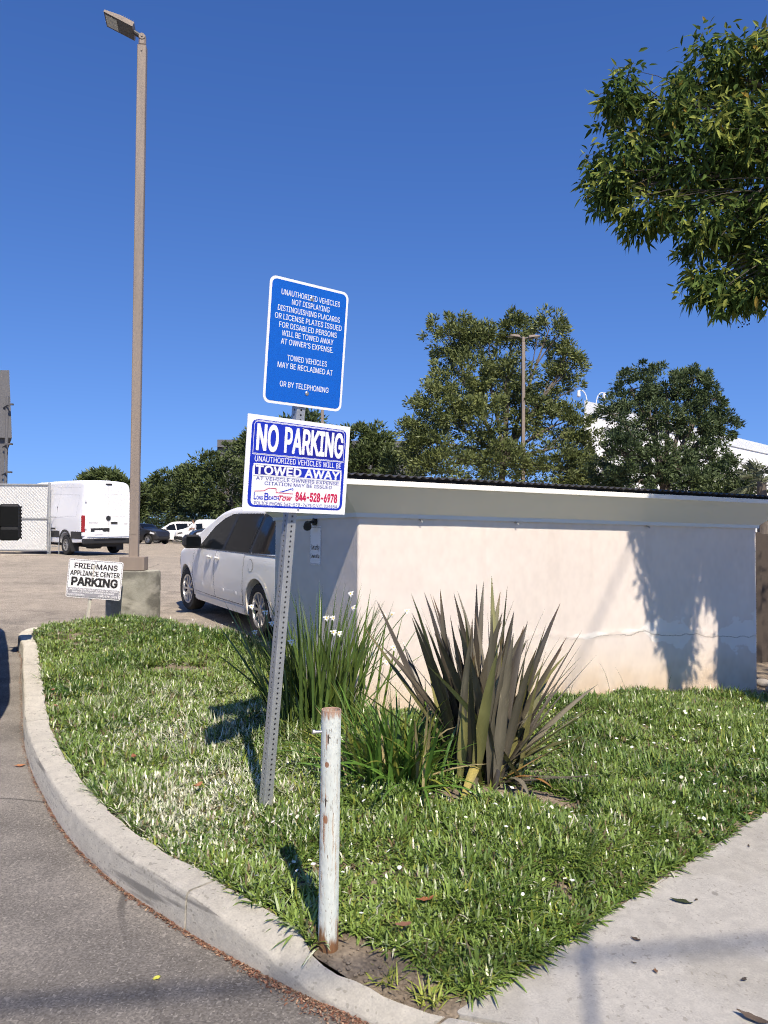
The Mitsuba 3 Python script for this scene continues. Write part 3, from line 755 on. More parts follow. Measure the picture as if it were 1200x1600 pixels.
# ---------------------------------------------------------------- groundcover lawn
PATCHES = [(-.09, 2.66, .27, .15), (.12, 2.56, .22, .11), (.78, 4.12, .36, .17), (-2.02, 7.25, .42, .17), (.35, 4.05, .16, .14)]
def lawn_density(X, Y):
    d = np.ones_like(X)
    for (x, y, rx, ry) in PATCHES:
        q = ((X - x) / rx) ** 2 + ((Y - y) / ry) ** 2
        d *= sstep(.55, 1.3, q + .8 * (meshkit.fbm(np.stack([X * 7, Y * 7, X * 0], -1), 3, 8) - .5))
    return d
def blades(n_tufts, box_, per, seed, seg, len_, wid):
    g = np.random.default_rng(seed)
    X = g.uniform(box_[0], box_[2], n_tufts); Y = g.uniform(box_[1], box_[3], n_tufts)
    ok = shapely.contains_xy(LAWN_IN, X, Y)
    # not inside the enclosure, nor far behind what can be seen
    s = (X - WALL_A[0]) * U[0] + (Y - WALL_A[1]) * U[1]; d = (X - WALL_A[0]) * V[0] + (Y - WALL_A[1]) * V[1]
    ok &= ~((s > -.01) & (d > -.02)) & (X < 5.5)
    ok &= g.uniform(0, 1, n_tufts) < lawn_density(X, Y) * np.clip(2.6 * meshkit.fbm(np.stack([X * 7, Y * 7, X * 0], -1), 2, 14) - .45, .12, 1)
    rim = shapely.distance(shapely.points(X, Y), WALK_LINE)
    ok &= rim > -.004 + .030 * np.clip(meshkit.fbm(np.stack([X * 6, Y * 6, X * 0], -1), 3, 15) * 1.6 - .45, 0, 1)
    X, Y = X[ok], Y[ok]
    k = per
    m = len(X)
    tone = meshkit.fbm(np.stack([X * 2.2, Y * 2.2, X * 0], -1), 3, 11) * 1.1 - .25 + .5 * meshkit.fbm(np.stack([X * .8, Y * .8, X * 0], -1), 2, 19) + g.normal(0, .16, m)
    tall = np.clip(.15 + 1.5 * meshkit.fbm(np.stack([X * 3.1 + 9, Y * 3.1, X * 0], -1), 3, 12), .4, 1.5)
    for (x, y, r, hh) in ((-.5, 5.25, .55, .9), (-1.75, 8.6, .9, .55), (.1, 4.0, .5, .35)):
        tall = tall + hh * np.exp(-(((X - x) ** 2 + (Y - y) ** 2) / r ** 2))
    pale = np.exp(-(((X + .95) / .44) ** 2 + ((Y - 4.0) / .58) ** 2)) + .75 * np.exp(-(((X + 1.25) / .5) ** 2 + ((Y - 5.1) / .42) ** 2)) + .4 * np.exp(-(((X + 1.7) / .7) ** 2 + ((Y - 6.2) / .6) ** 2))
    edge = shapely.distance(shapely.points(X, Y), LAWN.exterior)
    R = lambda a: np.repeat(a, k)
    az = g.uniform(0, 2 * np.pi, m * k)
    el = np.clip(g.normal(.85, .40, m * k), .05, 1.5)
    L = len_ * R(tall) * g.uniform(.55, 1.15, m * k)
    w = wid * g.uniform(.7, 1.25, m * k)
    jit = g.normal(0, .008, (m * k, 2))
    bx, by = R(X) + jit[:, 0], R(Y) + jit[:, 1]
    bz = R(lawn_z(X, Y)) - .012
    d = np.stack([np.cos(el) * np.cos(az), np.cos(el) * np.sin(az), np.sin(el)], 1)
    # leaves near the edge lean out over it a little
    s = np.stack([-np.sin(az), np.cos(az), 0 * az], 1)
    bend = g.uniform(.15, .75, m * k)[:, None]
    B = np.stack([bx, by, bz], 1)
    L, w = L[:, None], w[:, None]
    dn = np.array([0, 0, -1.0])
    def at_(t): return B + d * L * t + (dn + .35 * np.stack([np.cos(az), np.sin(az), 0 * az], 1)) * L * bend * t * t * .8
    if seg == 3:
        rows = [(0, .55), (.4, 1.0), (.75, .78)]
        VV = np.stack(sum(([at_(t) - s * w * q / 2, at_(t) + s * w * q / 2] for t, q in rows), []) + [at_(1.0)], 1)
        F = np.array([[0, 1, 3], [0, 3, 2], [2, 3, 5], [2, 5, 4], [4, 5, 6]])
    else:
        rows = [(0, .6), (.55, 1.0)]
        VV = np.stack(sum(([at_(t) - s * w * q / 2, at_(t) + s * w * q / 2] for t, q in rows), []) + [at_(1.0)], 1)
        F = np.array([[0, 1, 3], [0, 3, 2], [2, 3, 4]])
    t_ = R(tone)[:, None] + g.normal(0, .10, (m * k, 1))
    C = np.array([.040, .096, .012]) * (1 - np.clip(t_, 0, 1)) + np.array([.205, .290, .065]) * np.clip(t_, 0, 1)
    C = C * g.uniform(.75, 1.25, (m * k, 1))
    u = g.uniform(0, 1, m * k)
    dry = (u < .02 + .58 * R(np.clip(pale * (.3 + 1.3 * meshkit.fbm(np.stack([X * 5, Y * 5, X * 0], -1), 3, 16)), 0, 1)))[:, None]
    straw = np.array([.58, .58, .44]) * g.uniform(.7, 1.2, (m * k, 1))
    C = np.where(dry, straw, C)
    sil = ((u > .90 - .08 * R(1 - sstep(-1.2, .6, X))))[:, None]
    C = np.where(sil & ~dry, np.array([.34, .41, .22]) * g.uniform(.6, 1.15, (m * k, 1)), C)
    thatch = (R(g.uniform(0, 1, m) < .10 * (1 - np.clip(tall, 0, 1)) + .04))[:, None]
    C = np.where(thatch, np.array([.17, .13, .07]) * g.uniform(.6, 1.3, (m * k, 1)), C)
    yel = ((u > .94))[:, None]
    C = np.where(yel, np.array([.25, .28, .05]) * g.uniform(.8, 1.2, (m * k, 1)), C)
    return flat(VV, F, C)
WALK_LINE = LineString([tuple(WALK_A), tuple(WEND)])
LAWN_IN = LAWN.buffer(-.004).union(LAWN.buffer(-.01).intersection(sbox(-3, 2.2, -.1, 4)))
_g = [blades(30000, (-1.75, 2.3, 2.3, 4.3), 11, 21, 3, .112, .0092), blades(52000, (-3.6, 4.3, 5.4, 7.2), 8, 22, 2, .112, .0100), blades(19000, (-4.7, 7.2, -.3, 11.0), 7, 23, 2, .105, .011)]
_gm = cat(*[m for m, _ in _g]); _gc = np.vstack([c for _, c in _g])
add('groundcover', _gm, 'blade', color=_gc)
tag('groundcover', 'low strappy green groundcover filling the island, bleached near the post', 'groundcover', kind='stuff')

# small white daisies over the lawn
_dg = np.random.default_rng(31)
_pet = []
for q in range(9):
    a = q * 2 * math.pi / 9
    c, s = math.cos(a), math.sin(a)
    _pet.append(np.array([[.002 * c, .002 * s, .001], [.009 * c - .0032 * s, .009 * s + .0032 * c, .003], [.0125 * c, .0125 * s, .0035], [.009 * c + .0032 * s, .009 * s - .0032 * c, .003]]))
_pm = mesh(np.vstack(_pet), np.vstack([[[4 * q, 4 * q + 1, 4 * q + 2], [4 * q, 4 * q + 2, 4 * q + 3]] for q in range(9)]))
_daisy = [mikit.ply(cat(_pm, mesh(np.array([[0, 0, .006], [.004, 0, .002], [0, .004, .002], [-.004, 0, .002], [0, -.004, .002]]), [[0, 1, 2], [0, 2, 3], [0, 3, 4], [0, 4, 1]])), b_) for b_ in ('petal_white', 'petal_cream')]
_cnt = 0
_spots = []
while len(_spots) < 265:
    u = _dg.uniform()
    if u < .55: x, y = _dg.normal(1.7, .85), _dg.normal(5.0, .95)
    elif u < .75: x, y = _dg.uniform(-.5, 1.6), _dg.uniform(2.7, 4.0)
    else: x, y = _dg.uniform(-4.2, -.5), _dg.uniform(3.6, 10)
    if not LAWN_IN.contains(Point(x, y)): continue
    s = (x - WALL_A[0]) * U[0] + (y - WALL_A[1]) * U[1]; d = (x - WALL_A[0]) * V[0] + (y - WALL_A[1]) * V[1]
    if (s > -.05 and d > -.06) or x > .56 * y or lawn_density(np.array([x]), np.array([y]))[0] < .5: continue
    _spots.append((x, y))
for x, y in _spots:
    k = key_for('lawn_daisy')
    sc = _dg.uniform(.5, 1.0)
    tall = min(max(.15 + 1.5 * float(meshkit.fbm(np.array([x * 3.1 + 9, y * 3.1, 0.0]), 3, 12)), .4), 1.5)
    if (x + 1.75) ** 2 + (y - 8.6) ** 2 < .8: tall += .5
    scene[k] = dict(_daisy[int(_dg.uniform() < .35)])
    scene[k]['to_world'] = T().translate([x, y, float(lawn_z(x, y)) + .088 * tall + .006]).rotate([0, 0, 1], _dg.uniform(0, 360)).rotate([1, 0, 0], _dg.uniform(5, 45)).scale(sc)
    tag(k, 'tiny white daisy open among the green groundcover', 'flower', 'tiny white daisies scattered over the groundcover')

# ---------------------------------------------------------------- bronze flax
g = np.random.default_rng(41)
tag('bronze_flax', 'large bronze purple flax clump with sword leaves in front of the stucco wall', 'plant')
FB0 = np.array([.56, 4.30, float(lawn_z(.56, 4.3)) - .02])
bronze = [np.array(c) for c in ((.064, .055, .041), (.105, .093, .068), (.050, .043, .032), (.135, .122, .090), (.160, .155, .058), (.100, .100, .042))]
def flax(azd, el, L, w, bend, col, side=0.0, roll=0.0, kink=None, label=None, dx=None):
    b = FB0 + (g.normal(0, 1, 3) * [.075, .06, 0] if dx is None else np.r_[dx, 0])
    m = strap(b, math.radians(azd), math.radians(el), L, w * 1.12, bend, 9, .42, roll, side, 1.5, .42, kink)
    t = np.repeat(np.linspace(0, 1, 10), 3)[:, None]
    C = col * (1 + .25 * (t - .5)) * (1 + np.tile([[.10], [.30], [-.12]], (10, 1)) * g.uniform(.3, 1.2)) * (1 + .12 * g.normal(0, 1, (30, 1)))
    tipd = np.clip((t - .86) / .14, 0, 1) * (g.uniform() < .45)
    C = C * (1 - tipd) + np.array([.17, .11, .06]) * tipd
    k = add('leaf', m, 'blade', 'bronze_flax', smooth=True, color=np.clip(C, 0, 1))
    if label: tag(k, label)
# the upright fan, lowest leaves spreading to all sides
for i in range(84):
    a = g.uniform(0, 360); tilt = abs(g.normal(0, 23)) + 3
    tilt = min(tilt, 50)
    if math.sin(math.radians(a)) < -.5: tilt = min(tilt, 20)
    flax(a, 90 - tilt, g.uniform(.78, 1.12) * (1 - .004 * tilt), g.uniform(.044, .068), g.uniform(.02, .32), bronze[g.integers(0, 6)] * g.uniform(.85, 1.2), g.normal(0, .05), g.normal(0, .5))
for a, el, L, w, bend, ci in ((150, 62, 1.12, .052, .05, 0), (165, 54, 1.06, .04, .08, 5), (172, 48, 1.0, .036, .1, 4), (185, 40, .95, .04, .15, 4), (140, 70, 1.1, .05, .05, 1),
                              (5, 62, .98, .055, .1, 0), (-10, 55, .92, .05, .12, 3), (10, 50, .92, .045, .12, 5), (-20, 42, .78, .05, .15, 1), (-5, 38, .78, .042, .15, 4), (15, 34, .74, .042, .12, 5), (25, 56, .95, .05, .08, 2), (-35, 48, .66, .05, .2, 1), (-28, 34, .58, .048, .25, 5), (95, 82, 1.15, .05, .02, 4), (60, 80, 1.12, .05, .02, 1), (80, 85, 1.1, .045, .0, 2)):
    flax(a, el, L, w, bend, bronze[ci], 0, g.normal(0, .4))
flax(-8, 8, .66, .034, .12, bronze[2], .1, 0)
flax(-22, 26, .62, .045, .9, bronze[2], 0, .3)
flax(10, 26, .66, .035, .15, np.array([.33, .27, .17]), 0, .5, label='dry straw coloured leaf')
flax(3, 31, .64, .035, .2, np.array([.30, .19, .055]), 0, .5, label='dry orange brown leaf')
flax(-118, 62, .46, .052, .05, np.array([.30, .25, .075]), 0, .2, (.42, 1.65), 'yellowed leaf bent over to the ground', (-.02, -.10))
flax(-60, 30, .42, .036, .9, np.array([.23, .12, .04]), 0, 0, label='rusty brown leaf tip drooping to the soil')
flax(-75, 40, .36, .04, 1.6, bronze[3], 0, 0)
flax(-100, 40, .33, .036, 1.7, bronze[1], 0, 0)

# ---------------------------------------------------------------- tall fortnight lily with white flowers
g = np.random.default_rng(42)
tag('white_flowered_iris', 'tall clump of narrow green leaves with white flowers by the shaded enclosure corner', 'plant')
for i in range(250):
    bx, by = g.normal(-.44, .15), g.normal(5.25, .09)
    a = math.atan2(by - 5.25, (bx + .44) * 1.6) + g.normal(0, .7)
    tilt = abs(g.normal(0, .26)) + .03
    L = g.uniform(.58, 1.0)
    m = strap((bx, by, float(lawn_z(bx, by)) - .02), a, math.pi / 2 - min(tilt, 1.05), L, g.uniform(.013, .023), g.uniform(.02, .40), 6, .3, g.normal(0, .7), 0, 1.3, .8)
    c = np.array([.065, .115, .028]) * g.uniform(.6, 1.5) + np.array([.035, .03, 0]) * g.uniform(0, 1)
    add('leaf', m, 'blade', 'white_flowered_iris', smooth=True, color=np.repeat(c[None], len(m.vertices), 0))
def iris_flower(c, d, key):
    d = unit(np.asarray(d, float)); a = unit(np.cross(d, [.3, .2, .9])); b = np.cross(d, a)
    ms = []
    for q in range(6):
        th = q * math.pi / 3
        r = a * math.cos(th) + b * math.sin(th); t = np.cross(d, r)
        big = 1 if q % 2 == 0 else .72
        v = np.array([c, c + r * .011 * big - t * .0055 + d * .006, c + r * .011 * big + t * .0055 + d * .006, c + r * .020 * big - t * .005 + d * .002, c + r * .020 * big + t * .005 + d * .002, c + r * .026 * big - d * .004])
        ms.append(mesh(v, [[0, 1, 2], [1, 3, 4], [1, 4, 2], [3, 5, 4]]))
    k = add('flower', cat(*ms), 'petal_white', key)
    add('throat', xf(lathe([(0, .004), (.005, .002), (.006, -.003), (0, -.004)], 8), frame(c + d * .004, a, b, d)), 'petal_yellow', k)
for (px, py, Y) in ((-0.219, 5.150, 1.161), (-0.203, 5.200, 1.062), (-0.376, 5.100, 1.003), (-0.337, 5.150, 0.998), (-0.322, 5.000, 0.923), (-0.288, 5.050, 0.909), (-0.765, 5.300, 0.943), (-0.817, 5.350, 1.012), (-0.590, 4.950, 0.866), (-0.899, 5.400, 0.868), (0.005, 5.200, 1.012), (0.058, 5.300, 1.010), (0.163, 5.300, 1.033), (0.071, 5.200, 0.797), (-0.924, 5.400, 1.047), (0.020, 5.100, 0.715)):
    tip = np.array((px, py, Y))
    r0 = np.array([-.5 + .3 * (px + .5), 5.25, .28])
    mid = (tip + r0) / 2 + np.array([0, 0, .12])
    t_ = np.linspace(0, 1, 7)[:, None]
    curve = (1 - t_) ** 2 * r0 + 2 * t_ * (1 - t_) * mid + t_ ** 2 * tip
    m = tube(curve, .003, 5)
    add('stem', m, 'blade', 'white_flowered_iris', color=np.repeat([[.07, .11, .035]], len(m.vertices), 0))
    iris_flower(tip, (g.normal(0, .5), -1, .5 + g.normal(0, .3)), 'white_flowered_iris')

# ---------------------------------------------------------------- strappy clump between pipe and flax
g = np.random.default_rng(43)
tag('strappy_lily_clump', 'arching bright green strap leaved clump between the steel pipe and the bronze flax', 'plant')
for i in range(290):
    bx, by = g.normal(.07, .125), g.normal(4.26, .09)
    a = math.atan2((by - 4.28) * 1.6, bx - .10) + g.normal(0, .9)
    tilt = abs(g.normal(.34, .38)) + .03
    L = g.uniform(.34, .60)
    m = strap((bx, by, float(lawn_z(bx, by)) - .02), a, math.pi / 2 - min(tilt, 1.15), L, g.uniform(.014, .021), g.uniform(.25, 1.25), 7, .35, g.normal(0, .5), g.normal(0, .15), 1.5, .75)
    c = np.array([.085, .170, .028]) * g.uniform(.65, 1.35)
    if g.uniform() < .16: c = np.array([.23, .25, .05]) * g.uniform(.7, 1.15)
    if g.uniform() < .04: c = np.array([.36, .30, .15])
    add('leaf', m, 'blade', 'strappy_lily_clump', smooth=True, color=np.repeat(c[None], len(m.vertices), 0))

# yellow-green weeds at the dirt corner
g = np.random.default_rng(44)
for (x, y, n) in ((.02, 2.63, 26), (.16, 2.57, 44), (.25, 2.66, 40)):
    k = tag(key_for('yellow_tuft'), 'small yellow green tuft growing from the bare dirt at the island corner', 'plant', 'yellow green tufts on the bare dirt')
    ms, cs = [], []
    for i in range(n):
        a = g.uniform(0, 6.28)
        m = strap((x + g.normal(0, .022), y + g.normal(0, .022), float(lawn_z(x, y)) - .01), a, g.uniform(.3, 1.2), g.uniform(.05, .10), g.uniform(.005, .009), g.uniform(.1, .8), 3, .3)
        ms.append(m); cs.append(np.repeat(np.array([[.30, .34, .06]]) * g.uniform(.5, 1.15), len(m.vertices), 0))
    scene[k] = mikit.ply(cat(*ms), 'blade', color=np.vstack(cs))

# grass stalks against the wall
g = np.random.default_rng(45)
for (s, L) in ((2.35, .34), (2.52, .28), (3.0, .22), (1.9, .18)):
    k = tag(key_for('grass_stalk'), 'thin grass stalk standing alone against the foot of the pale wall', 'plant', 'thin grass stalks against the wall')
    p = W3(s, -.10, 0); p[2] = float(lawn_z(p[0], p[1]))
    m = strap(p, g.uniform(0, 6.28), 1.35, L, .006, .5, 6, .2)
    scene[k] = mikit.ply(m, 'blade', color=np.repeat([[.13, .15, .06]], len(m.vertices), 0))

# ---------------------------------------------------------------- dead leaves and litter
g = np.random.default_rng(46)
def dead_leaf(x, y, z, L, W, col, az, label, group=None, curl=.5, name='dry_leaf'):
    k = tag(key_for(name), label, 'leaf', group)
    n = 7
    t = np.linspace(0, 1, n); w = W * np.sin(np.pi * np.clip(t, .03, .97)) ** .8 / 2
    rows = []
    for i in range(n):
        lift = .25 * L * curl * (2 * t[i] - 1) ** 2
        rows.append([[L * (t[i] - .5), -w[i], lift + w[i] * curl * .7], [L * (t[i] - .5), 0, lift], [L * (t[i] - .5), w[i], lift + w[i] * curl * .5]])
    v = np.array(rows).reshape(-1, 3) + g.normal(0, .0015, (n * 3, 3))
    f = []
    for i in range(n - 1):
        for j in (0, 1):
            a, b, c, d = i * 3 + j, (i + 1) * 3 + j, (i + 1) * 3 + j + 1, i * 3 + j + 1
            f += [[a, b, c], [a, c, d]]
    m = mesh(v, f)
    ca, sa = math.cos(az), math.sin(az)
    m.apply_transform(frame([x, y, z + .004], [ca, sa, 0], [-sa, ca, 0], [0, 0, 1]))
    scene[k] = mikit.ply(m, 'dead_leaf', smooth=True, color=np.repeat(np.array(col)[None], len(m.vertices), 0))
    return k
def on_walk(px, py): return (px, py, float(walk_z(px, py)))
_x, _y = (1.220, 3.165)
dead_leaf(*on_walk(_x, _y), .085, .036, (.035, .045, .015), -.5, 'dark green fallen leaf lying alone on the pale walk', None, .25, 'fallen_leaf')
for (_x, _y), L, c in (((0.945, 2.897), .035, (.07, .05, .035)), ((0.950, 2.697), .03, (.16, .09, .05)), ((1.229, 2.641), .03, (.06, .05, .04)), ((1.285, 3.178), .02, (.08, .06, .04)), ((0.891, 2.752), .018, (.08, .06, .04)), ((1.731, 3.666), .02, (.09, .07, .05))):
    dead_leaf(*on_walk(_x, _y), L, L * .45, c, g.uniform(0, 6), 'small dark bit of leaf on the open pale walk', 'small bits of leaf on the pale walk', .4, 'leaf_bit')
_x, _y = (1.163, 2.436)
dead_leaf(*on_walk(_x, _y), .10, .035, (.10, .075, .055), -.7, 'brown dry leaf at the bottom edge of the walk', None, .5, 'fallen_leaf')
for i in range(26):
    t = g.uniform(.1, 2.7); o = g.uniform(.0, .09)
    p = WALK_A + WDIR * t - WN * o
    dead_leaf(p[0], p[1], float(walk_z(p[0], p[1])) + .012, g.uniform(.025, .065), g.uniform(.015, .03), np.array([(.27, .13, .055), (.20, .11, .07), (.34, .22, .12), (.13, .085, .06)][g.integers(0, 4)]), g.uniform(0, 6.3), 'dry brown leaf in the dirt joint between groundcover and walk', 'dry leaves along the edge of the walk')
for (_x, _y), c in (((0.166, 2.941), (.27, .10, .045)), ((-1.474, 4.594), (.26, .10, .05)), ((-0.974, 4.095), (.30, .14, .07)), ((-2.674, 6.268), (.26, .12, .07)), ((-2.425, 5.748), (.30, .17, .10)), ((0.080, 2.798), (.2, .1, .06))):
    dead_leaf(_x, _y, float(lawn_z(_x, _y)) + .05, g.uniform(.05, .08), .03, c, g.uniform(0, 6.3), 'rust brown dry leaf caught in the groundcover', 'dry leaves caught in the groundcover', .7)
dead_leaf(-2.30, 4.92, float(lot_z(0, 4.92)), .06, .045, (.42, .18, .08), .4, 'orange dry leaf on the asphalt beside the kerb', None, .5, 'fallen_leaf')
dead_leaf(-.78, 2.72, .006, .03, .022, (.62, .62, .10), .9, 'tiny yellow leaf on the near asphalt', None, .3, 'fallen_leaf')
# reddish litter along the gutter line
_n = 3900
_t = KS[-1] - np.abs(g.normal(0, 1, _n)) ** 1.2 * 1.35
_t = np.clip(np.r_[_t[: _n * 3 // 4], g.uniform(KS[7], KS[-1], _n - _n * 3 // 4)], KS[7], KS[-1] - .02)
_G = np.stack([PchipInterpolator(KS, KG[:, k])(_t) for k in range(3)], 1)
_tan = unit(np.stack([PchipInterpolator(KS, KG[:, k])(_t + .01) for k in range(3)], 1) - _G)
_out = np.stack([_tan[:, 1], -_tan[:, 0], 0 * _t], 1)
_w = .010 + .030 * sstep(0, 1, (_t - KS[19]) / (KS[-1] - KS[19]))
_P = _G + _out * (np.abs(g.normal(0, 1, _n)) * _w)[:, None] + [0, 0, .003]
_P[:, 2] = lot_z(_P[:, 0], _P[:, 1]) + .002 + g.uniform(0, .006, _n)
_a = g.uniform(0, 6.28, _n); _L = g.uniform(.003, .008, _n)[:, None]
_d = np.stack([np.cos(_a), np.sin(_a), g.normal(0, .3, _n)], 1); _s = np.stack([-np.sin(_a), np.cos(_a), g.normal(0, .3, _n)], 1)
_Vq = np.stack([_P - _d * _L, _P + _s * _L * .5, _P + _d * _L, _P - _s * _L * .5], 1)
_C = np.array([(.20, .085, .05), (.28, .14, .085), (.15, .08, .05), (.36, .24, .16)])[g.integers(0, 4, _n)] * g.uniform(.6, 1.2, (_n, 1))
_m, _c = flat(_Vq, np.array([[0, 2, 1], [0, 3, 2]]), _C)
add('gutter_litter', _m, 'dead_leaf', color=_c)
tag('gutter_litter', 'fine red brown leaf litter gathered along the foot of the kerb', 'litter', kind='stuff')
# grit on the bare dirt
_q = []
for i in range(420):
    x, y, rx, ry = PATCHES[g.integers(0, 3)]
    x, y = x + g.normal(0, rx * .6), y + g.normal(0, ry * .6)
    if not LAWN_IN.contains(Point(x, y)): continue
    m = trimesh.creation.icosahedron(); m.vertices = m.vertices * g.uniform(.003, .011) * [1, 1, .6] + g.normal(0, .0012, (12, 3)) + [x, y, float(lawn_z(x, y)) - .008]
    _q.append(m)
add('dirt_crumbs', cat(*_q), 'soil')
tag('dirt_crumbs', 'crumbs and pebbles on the bare dirt patches', 'dirt', kind='stuff')

# ================================================================ trees
def bez(a, b, c, n=7):
    t = np.linspace(0, 1, n)[:, None]
    return (1 - t) ** 2 * a + 2 * t * (1 - t) * b + t ** 2 * c

def sample_ells(ells, n, g, shell=.5, cut=0.0):
    e = np.array(ells); vol = e[:, 3] * e[:, 4] * e[:, 5]
    i = g.choice(len(e), n, p=vol ** .72 / (vol ** .72).sum())
    d = unit(g.normal(0, 1, (n, 3)))
    r = (shell + (1 - shell) * g.uniform(0, 1, n) ** .6)[:, None]
    return e[i, :3] + d * r * e[i, 3:6], d, i

def far_tree(kind, label, base, ells, n_clump, per, leaf, tones, seed, group=None, trunk=.16, rc=.30, twigs=70, shell=.45):
    """Trunk, limbs, twigs and a crown of leaf sprays gathered in tufts with gaps between them."""
    g = np.random.default_rng(seed)
    t = tag(key_for(kind), label, 'tree', group)
    base = np.array(base, float)
    P, D, I = sample_ells(ells, n_clump, g, shell)
    tone = meshkit.fbm(P * .55 + seed, 3, seed % 50)
    e = np.array(ells)
    top = e[:, :3].mean(0); top[2] = e[:, 2].max()
    hub = base + (top - base) * [.6, .6, .42]
    ms = [tube(bez(base, (base + hub) / 2 + g.normal(0, .1, 3), hub), np.linspace(trunk, trunk * .6, 7), 8)]
    forks = []
    for k in range(len(e)):
        c = e[k, :3]
        m_ = hub * .5 + c * .5 + [0, 0, .1 * (c[2] - hub[2])] + g.normal(0, .15, 3)
        b = bez(hub + [0, 0, -.3 * g.uniform()], m_, c)
        ms.append(tube(b, np.linspace(trunk * .5, trunk * .14, 7), 6)); forks.append(b)
    for k in g.integers(0, n_clump, twigs):
        b = forks[I[k]][g.integers(3, 7)]
        ms.append(tube(bez(b, (b + P[k]) / 2 + [0, 0, .12], P[k], 5), np.linspace(trunk * .14, trunk * .04, 5), 4))
    add('trunk', cat(*ms), 'bark', t, smooth=True)
    m = n_clump * per
    Q = np.repeat(P, per, 0); Dn = np.repeat(unit(D * .7 + [0, 0, .35]), per, 0)
    rr = rc * np.repeat(g.uniform(.6, 1.3, n_clump), per)[:, None]
    o = unit(g.normal(0, 1, (m, 3))) * g.uniform(0, 1, (m, 1)) ** .45 * [1, 1, .8]
    pos = Q + o * rr
    d = unit(o + Dn * .9 + g.normal(0, .55, (m, 3)))
    s = unit(np.cross(d, g.normal(0, 1, (m, 3))))
    L = leaf[0] * g.uniform(.6, 1.3, (m, 1)); w = leaf[1] * g.uniform(.7, 1.2, (m, 1))
    VV = np.stack([pos, pos + d * L * .45 + s * w / 2, pos + d * L, pos + d * L * .45 - s * w / 2], 1)
    a, b = np.array(tones[0]), np.array(tones[1])
    tt = np.clip(np.repeat(tone, per)[:, None] * 1.5 - .25 + g.normal(0, .18, (m, 1)), 0, 1)
    C = (a * (1 - tt) + b * tt) * g.uniform(.75, 1.25, (m, 1))
    cm, cc = flat(VV, np.array([[0, 1, 2], [0, 2, 3]]), C)
    add('crown', cm, 'foliage', t, color=cc)
    tag(f'{t}__crown', kind='stuff')
    return t

OLIVE = ((.062, .085, .025), (.195, .225, .072))
DEEP = ((.034, .058, .023), (.105, .145, .054))
MID = ((.042, .064, .021), (.108, .142, .046))
# big feathery tree behind the enclosure
E1 = [(2.552, 31.000, 9.640, 1.085, 1.085, 1.085), (3.723, 31.000, 9.518, 0.982, 0.878, 0.878), (5.236, 31.500, 9.923, 0.892, 0.892, 0.892), (6.877, 32.000, 10.202, 0.907, 0.907, 0.907), (7.737, 32.000, 8.991, 0.853, 0.853, 0.853), (7.147, 32.000, 7.908, 1.120, 0.907, 0.907), (3.029, 30.500, 7.840, 1.525, 1.220, 1.220), (4.897, 31.000, 7.956, 1.240, 1.137, 1.137), (1.981, 30.000, 6.468, 1.200, 1.200, 1.200), (1.337, 29.500, 5.144, 0.934, 0.934, 1.082), (3.489, 30.000, 5.975, 1.550, 1.250, 1.250), (5.939, 31.000, 6.399, 1.137, 1.033, 1.033), (7.353, 31.500, 6.221, 1.103, 0.997, 0.997), (7.884, 31.000, 5.371, 0.878, 0.878, 1.188), (2.167, 29.000, 4.238, 1.498, 0.967, 0.967), (7.629, 30.000, 4.118, 1.100, 0.850, 0.850), (8.255, 30.000, 3.746, 0.750, 0.600, 0.600), (4.422, 29.500, 4.300, 1.524, 0.983, 0.983), (6.502, 30.000, 4.110, 1.500, 1.000, 1.000)]
far_tree('feathery_tree', 'large olive green feathery tree with several rounded tops behind the corrugated roof', (4.3, 30.6, .7), E1, 820, 84, (.17, .062), OLIVE, 101, None, .2, .27, 110, .25)
E2 = [(8.455, 25.000, 7.066, 0.333, 0.333, 0.625), (8.034, 25.000, 6.326, 0.708, 0.667, 0.667), (9.370, 25.500, 6.644, 0.680, 0.680, 0.723), (10.268, 25.500, 6.651, 0.723, 0.638, 0.638), (10.906, 25.500, 6.118, 0.552, 0.552, 0.723), (7.400, 24.500, 5.403, 0.613, 0.613, 0.857), (8.764, 25.000, 5.490, 0.958, 0.875, 0.875), (10.219, 25.500, 5.363, 0.978, 0.893, 0.893), (11.178, 25.500, 5.263, 0.595, 0.595, 0.723), (7.407, 24.000, 4.118, 0.720, 0.720, 0.800), (8.789, 24.500, 3.974, 1.143, 0.898, 0.898), (10.430, 25.000, 3.992, 1.000, 0.750, 0.750), (7.192, 25.000, 3.488, 0.708, 0.625, 0.625), (11.038, 24.500, 3.580, 0.694, 0.613, 0.613), (8.006, 24.000, 3.318, 1.000, 0.520, 0.520), (9.609, 24.000, 3.229, 1.000, 0.520, 0.520)]
far_tree('dark_conifer', 'dense dark green tree with tufted upright tops in front of the white building', (9.0, 25.0, .7), E2, 620, 92, (.125, .046), DEEP, 102, None, .2, .185, 90, .3)
E3 = [(-1.295, 38.000, 6.155, 0.950, 0.950, 0.950), (-0.341, 38.000, 6.002, 0.823, 0.823, 0.950), (-0.799, 37.500, 4.998, 1.188, 1.062, 1.062), (0.588, 36.000, 4.569, 0.840, 0.840, 0.960), (-1.918, 38.000, 4.718, 0.950, 0.950, 0.950)]
far_tree('round_tree', 'small round green tree just right of the no parking board', (-.9, 38, .74), E3, 220, 48, (.26, .09), MID, 103, None, .16, .34, 30)
